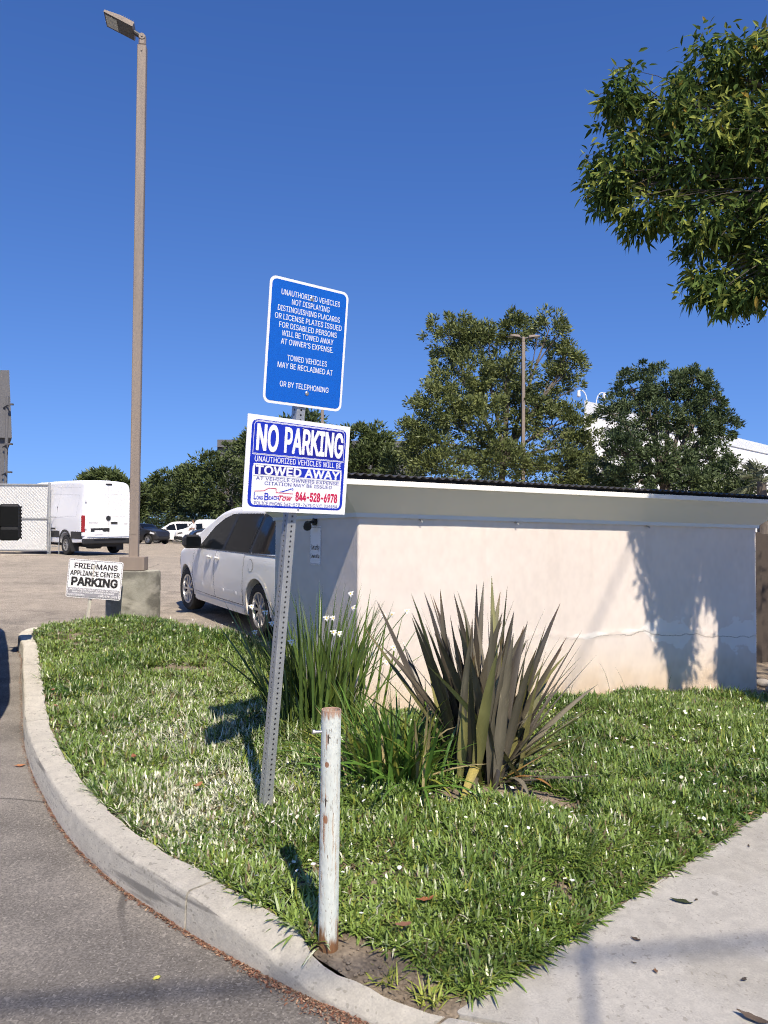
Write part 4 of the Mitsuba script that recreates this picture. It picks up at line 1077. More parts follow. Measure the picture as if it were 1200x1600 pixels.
# the row of trees closing the parking lot
for (kk, (ells, b, lab)) in enumerate((
    ([(-14.504, 68.000, 7.134, 1.700, 1.473, 1.473), (-12.796, 67.000, 8.352, 1.675, 1.452, 1.452), (-11.345, 66.000, 8.924, 1.760, 1.760, 1.870), (-13.873, 67.000, 5.095, 2.457, 1.898, 1.898), (-10.866, 65.000, 5.822, 2.275, 2.275, 2.708), (-15.313, 68.000, 4.003, 2.267, 1.247, 1.247)], (-13.4, 67, .74), 'broad green tree of the lot row, half hidden behind the no parking board'),
    ([(-17.262, 70.000, 6.872, 1.517, 1.050, 1.050), (-15.587, 69.000, 7.614, 1.495, 1.265, 1.265), (-17.652, 70.000, 5.523, 1.983, 1.517, 1.517), (-15.842, 69.000, 5.189, 1.725, 1.725, 1.955), (-16.927, 70.000, 3.775, 2.567, 1.167, 1.167)], (-17.0, 70, .74), 'green tree of the lot row rising above the white compact van'),
    ([(-20.896, 74.000, 6.538, 1.480, 1.110, 1.110), (-19.401, 73.000, 6.906, 1.338, 1.095, 1.095), (-21.306, 74.000, 5.113, 1.850, 1.357, 1.357), (-19.191, 73.000, 5.078, 1.825, 1.582, 1.582), (-20.360, 74.000, 3.761, 2.467, 1.110, 1.110)], (-20.5, 74, .74), 'low dark tree of the lot row above the white parked wagon'),
    ([(-24.840, 80.000, 5.722, 1.200, 0.800, 0.800), (-23.418, 79.000, 6.206, 1.317, 1.053, 1.053), (-24.554, 80.000, 4.522, 1.733, 1.200, 1.200), (-25.681, 80.000, 4.047, 1.733, 1.067, 1.067)], (-24.6, 80, .74), 'farthest low tree of the lot row beside the lamp post'),
    ([(-5.913, 44.000, 6.849, 1.320, 1.247, 1.247), (-4.524, 43.000, 7.099, 1.290, 1.290, 1.290), (-5.220, 43.000, 4.933, 1.792, 1.577, 1.577), (-3.528, 42.000, 5.568, 1.400, 1.400, 1.750)], (-5.0, 43, .74), 'tall green tree of the lot row behind the no parking board and minivan roof'),
    ([(-30.740, 80.000, 7.152, 1.067, 0.533, 0.533), (-28.910, 79.000, 7.356, 1.317, 0.527, 0.527), (-27.233, 78.000, 6.770, 1.170, 0.585, 0.585), (-30.052, 80.000, 6.020, 2.267, 0.933, 0.933), (-26.369, 78.000, 5.734, 1.690, 0.910, 0.910)], (-29.0, 79, .74), 'far green tree top showing above the roof of the large van'))):
    far_tree('lot_tree', lab, b, ells, 170, 60, (.36 if kk < 5 else .5, .13 if kk < 5 else .18), MID if kk != 4 else DEEP, 110 + kk, None, .18, .50 if kk < 4 else .38 if kk < 5 else .6, 24, .35)
# clipped dark hedge at the foot of the row
g = np.random.default_rng(130)
_n = 9000
_t = g.uniform(0, 1, _n)
_hp = np.stack([-33 + 26 * _t, 76 - 14 * _t, .74 + 2.0 * g.uniform(0, 1, _n) ** .7], 1) + g.normal(0, .35, (_n, 3)) * [1, 1, .3]
_d = unit(g.normal(0, 1, (_n, 3)) + [.2, -.6, .5]); _s = unit(np.cross(_d, g.normal(0, 1, (_n, 3))))
_m, _c = flat(np.stack([_hp, _hp + _d * .17 + _s * .07, _hp + _d * .34, _hp + _d * .17 - _s * .07], 1), np.array([[0, 1, 2], [0, 2, 3]]), np.array([.035, .055, .02]) * g.uniform(.5, 1.3, (_n, 1)))
add('boundary_hedge', _m, 'foliage', color=_c)
tag('boundary_hedge', 'low dark hedge along the far side of the parking lot', 'hedge', kind='stuff')
# shrubs at the right end of the roof line
ES = [(10.166, 23.000, 2.782, 0.690, 0.345, 0.345), (10.603, 22.500, 2.948, 0.450, 0.412, 0.412), (9.996, 23.500, 3.002, 0.509, 0.431, 0.431)]
far_tree('round_shrub', 'low green shrub below the white building at the right end of the roof', (11.0, 23, .5), ES, 110, 46, (.14, .05), MID, 140, None, .08, .22, 14)

# fan palm at the right edge
g = np.random.default_rng(150)
tag('fan_palm', 'pale fan palm fronds showing at the right edge above the roof', 'palm')
_pb = np.array((9.873, 20.000, 2.379)); _top = np.array((9.844, 20.000, 3.014))
add('trunk', tube([(_pb[0], _pb[1], .4), (_pb[0], _pb[1], 1.8), _top], [.16, .14, .11], 10), 'bark', 'fan_palm', smooth=True)
for i in range(20):
    a = i * 2.4; el = g.uniform(-.5, 1.25)
    d = np.array([math.cos(a) * math.cos(el), math.sin(a) * math.cos(el), math.sin(el)])
    o = _top + d * g.uniform(.28, .42)
    ms = [tube([_top, o], .008, 4)]; s = unit(np.cross(d, [0, 0, 1.0])); u = np.cross(s, d)
    for k in range(17):
        th = (k - 8) * .16
        dd = unit(d * math.cos(th) + s * math.sin(th) + u * .12 * math.cos(k * 3))
        L = .46 * (1 - .25 * abs(th)); w = .022
        nn = np.cross(dd, s if abs(th) < .9 else d); q = unit(np.cross(nn, dd)) * w / 2
        tip = o + dd * L - np.array([0, 0, .10 * L + .1 * g.uniform()])
        ms.append(mesh(np.array([o, o + dd * L * .5 + q, tip, o + dd * L * .5 - q]), [[0, 1, 2], [0, 2, 3]]))
    m = cat(*ms)
    add('frond', m, 'foliage', 'fan_palm', color=np.repeat(np.array([[.17, .19, .11]]) * g.uniform(.5, 1.3), len(m.vertices), 0))

# ---------------------------------------------------------------- the near tree whose crown reaches in from the right
g = np.random.default_rng(160)
NT = tag('broadleaf_tree', 'near broadleaf tree with drooping glossy leaves reaching in at the upper right', 'tree')
EN = [(1.961, 6.300, 5.217, 0.273, 0.400, 0.231), (2.313, 6.200, 5.092, 0.258, 0.400, 0.207), (2.630, 6.200, 5.415, 0.341, 0.450, 0.258), (3.002, 6.100, 5.409, 0.381, 0.500, 0.254), (1.976, 6.300, 4.660, 0.336, 0.450, 0.346), (1.842, 6.300, 4.416, 0.178, 0.300, 0.231), (2.495, 6.200, 4.694, 0.517, 0.550, 0.475), (2.947, 6.000, 4.649, 0.425, 0.600, 0.550), (2.179, 6.200, 4.188, 0.320, 0.350, 0.176), (2.581, 6.100, 4.071, 0.376, 0.450, 0.315), (2.993, 6.000, 4.033, 0.300, 0.500, 0.400), (2.578, 6.100, 3.604, 0.234, 0.300, 0.193), (2.737, 6.000, 3.460, 0.260, 0.300, 0.170), (2.891, 5.900, 3.590, 0.177, 0.300, 0.246)]
EN2 = [(3.85, 5.9, 4.6, .9, .9, 1.1), (4.6, 5.5, 5.0, 1.2, 1.2, 1.1), (4.5, 6.3, 4.2, 1.1, 1.0, 1.0), (5.4, 5.6, 4.3, 1.1, 1.1, 1.1),
       (3.9, 4.6, 4.9, .7, .6, .5), (4.75, 5.0, 3.4, .6, .5, .8), (4.45, 5.1, 2.7, .35, .4, .7), (4.6, 4.9, 2.2, .35, .35, .6)]
EN3 = [(3.38, 4.70, 4.30, .48, .34, .36), (3.50, 4.70, 3.85, .42, .30, .55), (3.58, 4.67, 3.42, .30, .24, .48), (3.70, 4.70, 4.4, .3, .3, .4), (4.15, 4.93, 4.2, .45, .4, .5), (4.25, 4.93, 3.3, .28, .3, .7)]
TB = np.array([4.19, 5.35, float(lawn_z(4.3, 5.3)) - .05]); HUB = np.array([4.19, 5.35, 4.1])
ms = [tube(bez(TB, np.array([4.19, 5.36, 2.0]), HUB, 9), np.r_[.37, .31, .295, np.linspace(.29, .25, 6)], 20)]
P1, D1, I1 = sample_ells(EN, 900, g, .45); P2, D2, I2 = sample_ells(EN2, 520, g, .4); P3, D3, I3 = sample_ells(EN3, 860, g, .15)
PP, DD = np.vstack([P1, P2, P3]), np.vstack([D1, D2, D3]); II = np.r_[I1, I2 + len(EN), I3 + len(EN) + len(EN2)]
ends = []
for e in EN + EN2 + EN3:
    c = np.array(e[:3]); rl = .02 if e in EN3 else .024
    b = bez(HUB + g.normal(0, .05, 3), HUB * .55 + c * .45 + [0, .22, .25] + g.normal(0, .14, 3), c, 9)
    ms.append(tube(b, np.linspace(rl, .008, 9), 7)); ends.append(b)
for k in range(0, len(PP), 3):
    b = ends[II[k]][g.integers(5, 9)]
    ms.append(tube(bez(b, (b + PP[k]) / 2 + g.normal(0, .05, 3) + [0, 0, .05], PP[k], 4), np.linspace(.005, .002, 4), 4, False))
add('trunk', cat(*ms), 'bark', NT, smooth=True)
per = 13
m = len(PP) * per
ph = np.tile(np.arange(per) * 2.4, len(PP)) + np.repeat(g.uniform(0, 6.28, len(PP)), per)
axis = np.repeat(unit(DD * .8 + [0, 0, .25] + g.normal(0, .3, DD.shape)), per, 0)
ref = unit(np.cross(axis, [.3, .9, .1])); ref2 = np.cross(axis, ref)
lay = np.tile(np.linspace(0, 1, per), len(PP))[:, None]
# leaves stand up at the shoot's end and hang down below it
dirs = unit(ref * np.cos(ph)[:, None] + ref2 * np.sin(ph)[:, None] + axis * (1.0 - 1.1 * lay) - np.array([0, 0, 1.0]) * (.25 + .75 * lay) * g.uniform(.3, 1.3, (m, 1)))
root = np.repeat(PP, per, 0) - axis * lay * .16 + g.normal(0, .028, (m, 3))
side = unit(np.cross(dirs, unit(axis + g.normal(0, .5, (m, 3)))))
VL, FL = leaf_batch(root, dirs, side, g.uniform(.065, .118, m), g.uniform(.022, .034, m), g.uniform(.05, .5, (m, 1)), .2)
sunny = np.repeat(meshkit.fbm(PP * 1.4, 3, 4), per)[:, None]
young = (lay < .35) * np.repeat(g.uniform(0, 1, (len(PP), 1)) > .45, per, 0)
CL = np.array([.095, .145, .040]) * g.uniform(.65, 1.4, (m, 1)) * (1 - young) + np.array([.29, .33, .08]) * g.uniform(.6, 1.3, (m, 1)) * young
old = g.uniform(0, 1, (m, 1)) < .012
CL = np.where(old, np.array([.30, .22, .05]), CL)
# the leaves nearest to the walk that show are pieces of their own; the rest is one mass
cen = VL.mean(1)
inview = (cen[:, 0] / cen[:, 1] < .49)
cand = np.where(inview)[0]
near = cand[np.argsort(np.linalg.norm(cen[cand] - EYE, axis=1))[:290]]
rest = np.setdiff1d(np.arange(m), near)
cm, cc = flat(VL[rest], FL, CL[rest])
add('foliage', cm, 'leafy', NT, color=cc)
tag(NT + '__foliage', kind='stuff')
for k in near:
    add('leaf', mesh(VL[k], FL), 'leafy', NT, color=np.repeat(CL[k][None], 8, 0))
# berry sprigs hanging at the lower right
for c in ((2.836, 6.000, 3.242), (2.913, 6.000, 3.370), (2.914, 5.900, 3.390)):
    c = np.array(c)
    ms = [tube([c + [0, 0, .12], c], .002, 4)]
    for q in range(9):
        b = trimesh.creation.icosphere(1, .0065); b.apply_translation(c + g.normal(0, .025, 3)); ms.append(b)
    m_ = cat(*ms)
    tag(add('berries', m_, 'foliage', NT, color=np.repeat([[.035, .022, .016]], len(m_.vertices), 0)), 'small dark berry sprig', kind='stuff')

# ================================================================ far buildings
def wall_box(x0, y0, x1, y1, depth, z0, z1a, z1b=None, skew=None):
    """A block standing on the line (x0, y0)-(x1, y1), depth to its back (left of the line), tops z1a and z1b."""
    z1b = z1a if z1b is None else z1b
    a, b = np.array([x0, y0]), np.array([x1, y1])
    n = unit(np.array([-(b - a)[1], (b - a)[0]])) * depth if skew is None else np.array(skew) * depth
    p = [a, b, b + n, a + n]
    v = [(*q, z0) for q in p] + [(*p[0], z1a), (*p[1], z1b), (*p[2], z1b), (*p[3], z1a)]
    return mesh(v, [[0, 1, 5, 4], [1, 2, 6, 5], [2, 3, 7, 6], [3, 0, 4, 7], [4, 5, 6, 7]])
WB0, WB1 = np.array([10.42, 40.0]), np.array([32.5, 62.0])
tag('white_warehouse', 'big plain white building behind the dark tree on the right', 'building')
K = 'white_warehouse'
add('wall', wall_box(*WB0, *WB1, 25, 0, 8.15, None, (.29, .957)), 'building_white', K)
_d = unit(WB1 - WB0); _n = np.array([_d[1], -_d[0]])
add('parapet', wall_box(*(WB0 + _n * .08 - _d * .08), *(WB1 + _n * .08), 25.2, 7.95, 8.62, None, (.29, .957)), 'coping_white', K)
for s, q in ((.5, -.45), (1.4, .45)):
    p = WB0 + _d * s - _n * .1
    e = p + np.array([q, 0])
    add('roof_camera', cat(tube(bez(np.array([*p, 8.55]), np.array([*(p + (e - p) * .1), 9.35]), np.array([*e, 9.25])), .028, 6), cyl(np.array([*e, 9.25]), np.array([*e, 8.98]), .07, .10, 10), trimesh.creation.icosphere(2, .10).apply_translation((*e, 8.97))), 'building_white', K)
p = WB0 + _d * 15.0 + _n * .15
add('wall_lamp', cat(tube([(*p, 3.0), (*p, 7.2)], .09, 6), box(p[0] + .25, p[1], 7.3, .7, .4, .3, .04)), 'building_white', K)
p = WB0 + _d * 13.6 + _n * .05
add('vent', box(p[0], p[1], 7.45, .35, .3, .3), 'building_dark', K)
# grey building at the left edge
tag('gray_building', 'tall grey building with flaring cornice at the left edge beyond the fence', 'building')
K = 'gray_building'
XG, YG = -16.18, 33.0
def skewed(o, z0, z1, o1=None):
    o1 = o if o1 is None else o1
    q = [(XG - 24, YG), (XG, YG), (XG - 8.5, YG + 16), (XG - 32, YG + 16)]
    s_ = [(0, -1), (1, -.5), (1, .5), (0, 1)]
    return mesh([(x + a * o, y + b * o, z0) for (x, y), (a, b) in zip(q, s_)] + [(x + a * o1, y + b * o1, z1) for (x, y), (a, b) in zip(q, s_)], [[0, 1, 5, 4], [1, 2, 6, 5], [2, 3, 7, 6], [3, 0, 4, 7], [4, 5, 6, 7], [3, 2, 1, 0]])
add('wall', skewed(-.25, .4, 7.7), 'building_gray', K)
add('cornice', skewed(.16, 5.6, 8.55, -.08), 'building_gray', K)
for zz in (3.4, 4.5, 5.6, 6.7):
    add('louver', box(XG - 1.2, YG + .2, zz, 1.5, .08, .85, .01), 'building_dark', K)
for zz in (5.2, 4.0, 6.9):
    add('bracket_lamp', cat(tube([(XG - .25, YG - .05, zz), (XG + .12, YG - .3, zz + .12)], .035, 5), box(XG + .2, YG - .35, zz + .1, .22, .14, .07)), 'building_dark', K)
add('downspout', tube([(XG - .08, YG - .06, .7), (XG - .08, YG - .06, 7.4)], .07, 8), 'building_gray', K)
# long low grey shed far behind the trees
tag('far_shed', 'long grey roof far behind the row of trees', 'building')
add('wall', box(-7.5, 96, 6.2, 23, 18, 12.0), 'building_gray', 'far_shed')
add('roof', mesh([(-19.4, 86.5, 11.3), (4.4, 86.5, 11.3), (4.4, 96, 12.6), (-19.4, 96, 12.6), (4.4, 105.5, 11.3), (-19.4, 105.5, 11.3)], [[0, 1, 2, 3], [3, 2, 4, 5]]), 'building_dark', 'far_shed')

# ---------------------------------------------------------------- chain link fence with white slats, and its open gate
tag('slatted_fence', 'chain link fence filled with white privacy slats at the left edge', 'fence')
K = 'slatted_fence'
FY, FX1, FX0, FZ = 28.6, -12.48, -19.5, .74
add('post', cyl((FX1, FY, FZ), (FX1, FY, FZ + 2.66), .045, n=10), 'fence_wire', K)
add('post', cyl((-15.6, FY, FZ), (-15.6, FY, FZ + 2.66), .045, n=10), 'fence_wire', K)
for zz, nm in ((FZ + 2.58, 'rail'), (FZ + 1.32, 'rail'), (FZ + .14, 'rail')):
    add(nm, tube([(FX0, FY, zz), (FX1, FY, zz)], .035, 8), 'fence_wire', K)
_sl = []
g = np.random.default_rng(170)
_x = FX0
while _x < FX1 - .12:
    _sl.append(box(_x + .045, FY + .03, FZ + 1.36, .087, .008, 2.38 + g.uniform(-.02, .02))); _x += .089
add('slats', cat(*_sl), 'slat_white', K); tag(K + '__slats', kind='stuff')
_w = []
for k in np.arange(FX0 - 2.5, FX1, .089 * 1.414):
    for sg in (1, -1):
        x0, x1 = k, k + 2.4
        if sg < 0: x0, x1 = x1, x0
        t0, t1 = 0.0, 1.0
        a, b = np.array([x0, FY - .012 * sg - .02, FZ + .17]), np.array([x1, FY - .012 * sg - .02, FZ + 2.55])
        lo, hi = (FX0 - a[0]) / (b[0] - a[0]), (FX1 - .05 - a[0]) / (b[0] - a[0])
        if lo > hi: lo, hi = hi, lo
        lo, hi = max(lo, 0), min(hi, 1)
        if hi - lo > .02: _w.append(tube([a + (b - a) * lo, a + (b - a) * hi], .0042, 3, False))
add('wire_mesh', cat(*_w), 'fence_wire', K); tag(K + '__wire_mesh', kind='stuff')
tag('fence_gate', 'narrow pipe gate frame with latch standing open beside the large van', 'gate')
K = 'fence_gate'
for x in (-12.30, -11.98):
    add('upright', cyl((x, FY - .25, FZ + .02), (x, FY - .25, FZ + (1.45 if x > -12.1 else 1.42)), .022, n=8), 'fence_wire', K)
for zz in (.30, 1.38):
    add('bar', tube([(-12.48, FY - .25, FZ + zz), (-11.98 + (0.0 if zz < 1 else 0), FY - .25, FZ + zz)], .018, 6), 'fence_wire', K)
add('latch', cat(box(-12.2, FY - .28, FZ + .95, .16, .03, .07), box(-12.02, FY - .28, FZ + 1.62, .05, .03, .30)), 'black_plastic', K)

# ================================================================ vehicles
class Car:
    """A car body lofted along its length; x forward from the rear bumper, y to its left, z up."""
    def __init__(s, L, top, bot, plan, belt, lean, r=.12, crown=.03, tuck=.05):
        s.L = L
        s.top = PchipInterpolator(*np.array(top).T); s.bot = PchipInterpolator(*np.array(bot).T)
        s.plan = PchipInterpolator(*np.array(plan).T)
        s.belt, s.lean, s.r, s.crown, s.tuck = belt, lean, r, crown, tuck
    def base_y(s, x, z):
        x, z = np.asarray(x, float), np.asarray(z, float)
        w = s.plan(np.clip(x, 0, s.L))
        lo = np.clip((s.belt - .25 - z) / .6, 0, 1.3)
        return w - s.tuck * lo ** 2 - s.lean * np.clip(z - s.belt, 0, None) - .6 * s.lean * np.clip(z - s.belt, 0, .1) ** 1.5
    def side_y(s, x, z):
        x, z = np.asarray(x, float), np.asarray(z, float)
        zt = s.top(np.clip(x, 0, s.L)); r = np.minimum(s.r, .45 * (zt - s.bot(np.clip(x, 0, s.L))))
        y = s.base_y(x, np.minimum(z, zt - r))
        q = np.clip((z - (zt - r)) / r, 0, 1)
        return y - r * (1 - np.sqrt(1 - q * q * .985))
    def roof_z(s, x, y):
        zt = s.top(np.clip(x, 0, s.L)); w = s.side_y(x, zt)
        return zt + s.crown * (1 - np.clip(np.abs(y) / np.maximum(w, .1), 0, 1) ** 2)
    def body(s, arches, ar, nx=90):
        xs = np.unique(np.r_[np.linspace(0, .35, 14), np.linspace(.35, s.L - .35, nx), np.linspace(s.L - .35, s.L, 14)])
        rings = []
        for x in xs:
            zb_, zt = float(s.bot(x)), float(s.top(x)); r = min(s.r, .45 * (zt - zb_))
            zz = np.r_[zb_, zb_ + .03, np.linspace(zb_ + .08, zt - r, 15), zt - r + r * np.sin(np.linspace(.15, 1, 9) * np.pi / 2)]
            yy = s.side_y(x, zz); yy[0] -= .03
            w = yy[-1]
            ty = w * np.array([.85, .6, .3]); tz = zt + s.crown * (1 - (ty / w) ** 2)
            half = np.r_[np.c_[yy, zz], np.c_[ty, tz]]
            ring = np.r_[half, [[0, zt + s.crown]], (half * [-1, 1])[::-1]]
            rings.append(np.c_[np.full(len(ring), x), ring])
        n = len(rings[0]); v = np.vstack(rings)
        i, j = np.meshgrid(np.arange(len(xs) - 1), np.arange(n), indexing='ij')
        q = np.stack([i * n + j, i * n + (j + 1) % n, (i + 1) * n + (j + 1) % n, (i + 1) * n + j], -1).reshape(-1, 4)
        f = np.vstack([q[:, [0, 1, 2]], q[:, [0, 2, 3]]])
        c0, c1 = len(v), len(v) + 1
        v = np.vstack([v, rings[0].mean(0), rings[-1].mean(0)])
        e = (len(xs) - 1) * n
        f = np.vstack([f, [[c0, (k + 1) % n, k] for k in range(n)], [[c1, e + k, e + (k + 1) % n] for k in range(n)]])
        m = mesh(v, f)
        if m.volume < 0: m.invert()
        M = m3.Manifold(m3.Mesh(vert_properties=np.array(m.vertices, np.float32), tri_verts=np.array(m.faces, np.uint32)))
        if arches and M.status() == m3.Error.NoError and not M.is_empty():
            for (x, z) in arches:
                for sg in (-1, 1):
                    c = m3.Manifold.cylinder(.55, ar, ar, 40).rotate([90, 0, 0]).translate([x, 0, z])
                    M = M - c.translate([0, 1.25 if sg > 0 else -.70, 0])
            o = M.to_mesh()
            m = mesh(o.vert_properties[:, :3], o.tri_verts)
        return m
    def skin(s, poly, off, side=1, step=.09):
        m = poly_mesh(poly if isinstance(poly, Polygon) else Polygon(poly), step, lambda a, b: 0 * a)
        x, z = m.vertices[:, 0].copy(), m.vertices[:, 1].copy()
        y = (s.side_y(x, z) + off) * side
        f = m.faces if side < 0 else m.faces[:, ::-1]
        return mesh(np.c_[x, y, z], f)
    def seam(s, pts, w, off, side=1):
        return s.skin(LineString(pts).buffer(w / 2, cap_style=2), off, side, .05)
    def lid(s, poly, off, step=.1):
        m = poly_mesh(Polygon(poly), step, lambda a, b: 0 * a)
        x, y = m.vertices[:, 0].copy(), m.vertices[:, 1].copy()
        return mesh(np.c_[x, y, s.roof_z(x, y) + off], m.faces)

def wheel(key, M, x, y, r, w, rim_r, spokes, rim_mat='rim_metal', steer=0.0, name='wheel'):
    """Wheel with its outer face to +y when y > 0."""
    k = key_for(f'{key}__{name}')
    sg = 1 if y > 0 else -1
    a = steer
    W = M @ frame([x, y - sg * w * .5, r], [math.cos(a), math.sin(a), 0], [-math.sin(a), math.cos(a), 0], [0, 0, 1]) @ frame([0, 0, 0], [1, 0, 0], [0, 0, -sg], [0, sg, 0])
    h = w / 2
    add('tyre', xf(lathe([(rim_r, -h * .8), (rim_r + .02, -h), (r - .03, -h), (r - .008, -h * .8), (r, -h * .5), (r, h * .5), (r - .008, h * .8), (r - .03, h), (rim_r + .02, h), (rim_r, h * .85)], 40), W), 'tyre_rubber', k, smooth=40)
    barrel = lathe([(0, h * .05), (rim_r * .9, h * .05), (rim_r, h * .3)], 32)
    add('wheel_well', xf(barrel, W), 'rim_gap', k)
    ms = [lathe([(rim_r - .022, h * .55), (rim_r - .016, h * .9), (rim_r + .004, h * .92), (rim_r + .002, h * .6)], 40), lathe([(0, h * .8), (.055, h * .78), (.075, h * .6), (.08, h * .2)], 20)]
    for q in range(spokes):
        th = q * 2 * math.pi / spokes
        R = frame([0, 0, 0], [math.cos(th), math.sin(th), 0], [-math.sin(th), math.cos(th), 0], [0, 0, 1])
        v = np.array([(.05, -.018, h * .4), (.05, .018, h * .4), (rim_r - .012, .026, h * .5), (rim_r - .012, -.026, h * .5), (.05, -.014, h * .72), (.05, .014, h * .72), (rim_r - .012, .018, h * .82), (rim_r - .012, -.018, h * .82)])
        ms.append(xf(mesh(v, [[4, 7, 6, 5], [0, 4, 5, 1], [1, 5, 6, 2], [2, 6, 7, 3], [3, 7, 4, 0]]), R))
    add('rim', xf(cat(*ms), W), rim_mat, k, smooth=30)

def car_frame(pos, local, heading, slope=.029):
    """World frame in which the local point stands at pos and x runs along the heading (x, y)."""
    h = np.array([heading[0], heading[1], 0.0]); h /= np.linalg.norm(h)
    X = np.array([h[0], h[1], slope * h[1]]); X /= np.linalg.norm(X)
    Y = np.cross([0, -slope, 1.0], X); Y /= np.linalg.norm(Y)
    Z = np.cross(X, Y)
    R = np.stack([X, Y, Z], 1)
    return frame(np.asarray(pos, float) - R @ np.asarray(local, float), X, Y, Z)

# ---------------------------------------------------------------- the white minivan beside the enclosure
MV = tag('minivan', 'white minivan with dark tinted windows parked behind the lawn beside the enclosure', 'minivan')
cv = Car(5.15, [(0, .95), (.06, 1.12), (.16, 1.40), (.34, 1.56), (.7, 1.63), (1.6, 1.665), (2.3, 1.655), (2.8, 1.59), (3.2, 1.46), (3.6, 1.31), (4.02, 1.11), (4.4, 1.03), (4.8, .95), (5.02, .85), (5.12, .70), (5.15, .60)],
         [(0, .36), (.3, .26), (1.0, .22), (4.2, .21), (4.9, .23), (5.15, .32)],
         [(0, .82), (.10, .90), (.35, .965), (.9, .99), (2.5, 1.0), (4.0, .985), (4.6, .94), (4.95, .82), (5.15, .62)], 1.0, .26, .11, .035, .07)
MM = car_frame((-1.62, 9.75, .245), (1.10, 1.0, 0), (-.512, .859))
AX = ((1.10, .345), (4.18, .345))
tag(add('body', xf(cv.body(AX, .405), MM), 'silver_white', MV, smooth=35), None)
add('underbody', xf(cat(box(2.6, 0, .42, 4.3, 1.30, .42), box(1.1, 0, .4, .9, 1.7, .3), box(4.18, 0, .4, .9, 1.6, .3)), MM), 'black_plastic', MV)
for sd in (1, -1):
    fw = [(3.50, 1.045), (3.30, 1.16), (2.95, 1.37), (2.62, 1.49), (2.30, 1.555), (2.12, 1.56), (2.42, 1.045)]
    sw = [(2.33, 1.045), (2.04, 1.565), (1.16, 1.57), (1.40, 1.05)]
    qw = [(1.31, 1.055), (1.08, 1.565), (.62, 1.535), (.40, 1.44), (.30, 1.36), (.34, 1.13), (.45, 1.08)]
    dr1 = [(2.745, .36), (3.74, .37), (3.80, .55), (3.74, .88), (3.62, 1.03), (2.60, 1.035), (2.745, .85)]
    dr2 = [(1.62, .36), (2.73, .36), (2.73, .85), (2.585, 1.035), (1.50, 1.04), (1.56, .8)]
    k = add('door', xf(cv.skin(Polygon(dr1), .006, sd), MM), 'silver_white', MV, smooth=True)
    add('window', xf(cv.skin(Polygon(fw).buffer(-.012).buffer(.012), .009, sd), MM), 'glass_tint', k, smooth=True)
    add('handle', xf(tube([(2.82, sd * (cv.side_y(2.82, .92) + .022), .925), (2.92, sd * (cv.side_y(2.92, .93) + .042), .93), (3.02, sd * (cv.side_y(3.02, .92) + .022), .925)], [.012, .018, .012], 8), MM), 'silver_white', k, smooth=True)
    add('seam', xf(cv.seam([(3.62, 1.03), (3.76, .88), (3.81, .55), (3.75, .37), (2.74, .355), (2.74, .85), (2.60, 1.03)], .012, .004, sd), MM), 'seam', k)
    k = add('door', xf(cv.skin(Polygon(dr2), .006, sd), MM), 'silver_white', MV, smooth=True)
    add('window', xf(cv.skin(Polygon(sw).buffer(-.02).buffer(.02), .009, sd), MM), 'glass_dark', k, smooth=True)
    add('handle', xf(tube([(2.46, sd * (cv.side_y(2.46, .92) + .022), .925), (2.56, sd * (cv.side_y(2.56, .93) + .042), .93), (2.66, sd * (cv.side_y(2.66, .92) + .022), .925)], [.012, .018, .012], 8), MM), 'silver_white', k, smooth=True)
    add('seam', xf(cv.seam([(1.50, 1.035), (1.57, .8), (1.615, .355), (2.73, .355)], .012, .004, sd), MM), 'seam', k)
    for hx in (2.92, 2.56):
        add('handle_recess', xf(cv.skin(Point(hx, .905).buffer(.055), .0075, sd), MM), 'rim_white', MV, smooth=True)
    add('window', xf(cv.skin(Polygon(qw).buffer(-.03).buffer(.03), .006, sd), MM), 'glass_dark', MV, smooth=True)
    for q_, o_ in (([(2.435, 1.04), (2.325, 1.04), (2.035, 1.565), (2.12, 1.565)], .008), ([(1.40, 1.045), (1.31, 1.05), (1.08, 1.567), (1.16, 1.571)], .004)):
        add('pillar_trim', xf(cv.skin(q_, o_, sd), MM), 'black_plastic', MV, smooth=True)
    add('belt_molding', xf(cv.seam([(3.55, 1.035), (.42, 1.052)], .016, .010, sd), MM), 'chrome' if False else 'trim_gray', MV, smooth=True)
    add('side_molding', xf(cv.seam([(3.72, .50), (1.63, .49)], .05, .018, sd), MM), 'silver_white', MV, smooth=True)
    add('sill', xf(cv.seam([(3.66, .275), (1.58, .275)], .09, .012, sd), MM), 'silver_white', MV, smooth=True)
    add('roof_rail', xf(tube([(.7, sd * (cv.side_y(.7, 1.6) - .05), 1.65), (1.6, sd * (cv.side_y(1.6, 1.6) - .05), 1.695), (2.3, sd * (cv.side_y(2.3, 1.6) - .07), 1.675)], .014, 6), MM), 'black_plastic', MV)
    # arch lips stand a little proud of the side
    for (x, z) in AX:
        an = np.linspace(-.12, math.pi + .12, 25)
        ring = [(x + .43 * math.cos(t), z + .43 * math.sin(t)) for t in an]
        add('arch_lip', xf(cv.skin(LineString(ring).buffer(.03, cap_style=2), .012, sd, .05), MM), 'silver_white', MV, smooth=True)
    fc = cv.side_y(1.29, .90)
    add('fuel_cap', xf(cat(cv.skin(Point(1.29, .90).buffer(.085), .004, sd), ), MM), 'seam', MV); add('fuel_cap', xf(cv.skin(Point(1.29, .90).buffer(.079), .006, sd), MM), 'silver_white', MV, smooth=True)
    mk = add('mirror', xf(cat(box(3.30, sd * 1.16, 1.14, .20, .26, .20, .05), box(3.36, sd * 1.0, 1.07, .12, .14, .06, .02)), MM), 'black_plastic', MV)
    add('glass', xf(box(3.197, sd * 1.16, 1.14, .006, .21, .15), MM), 'glass_dark', mk)
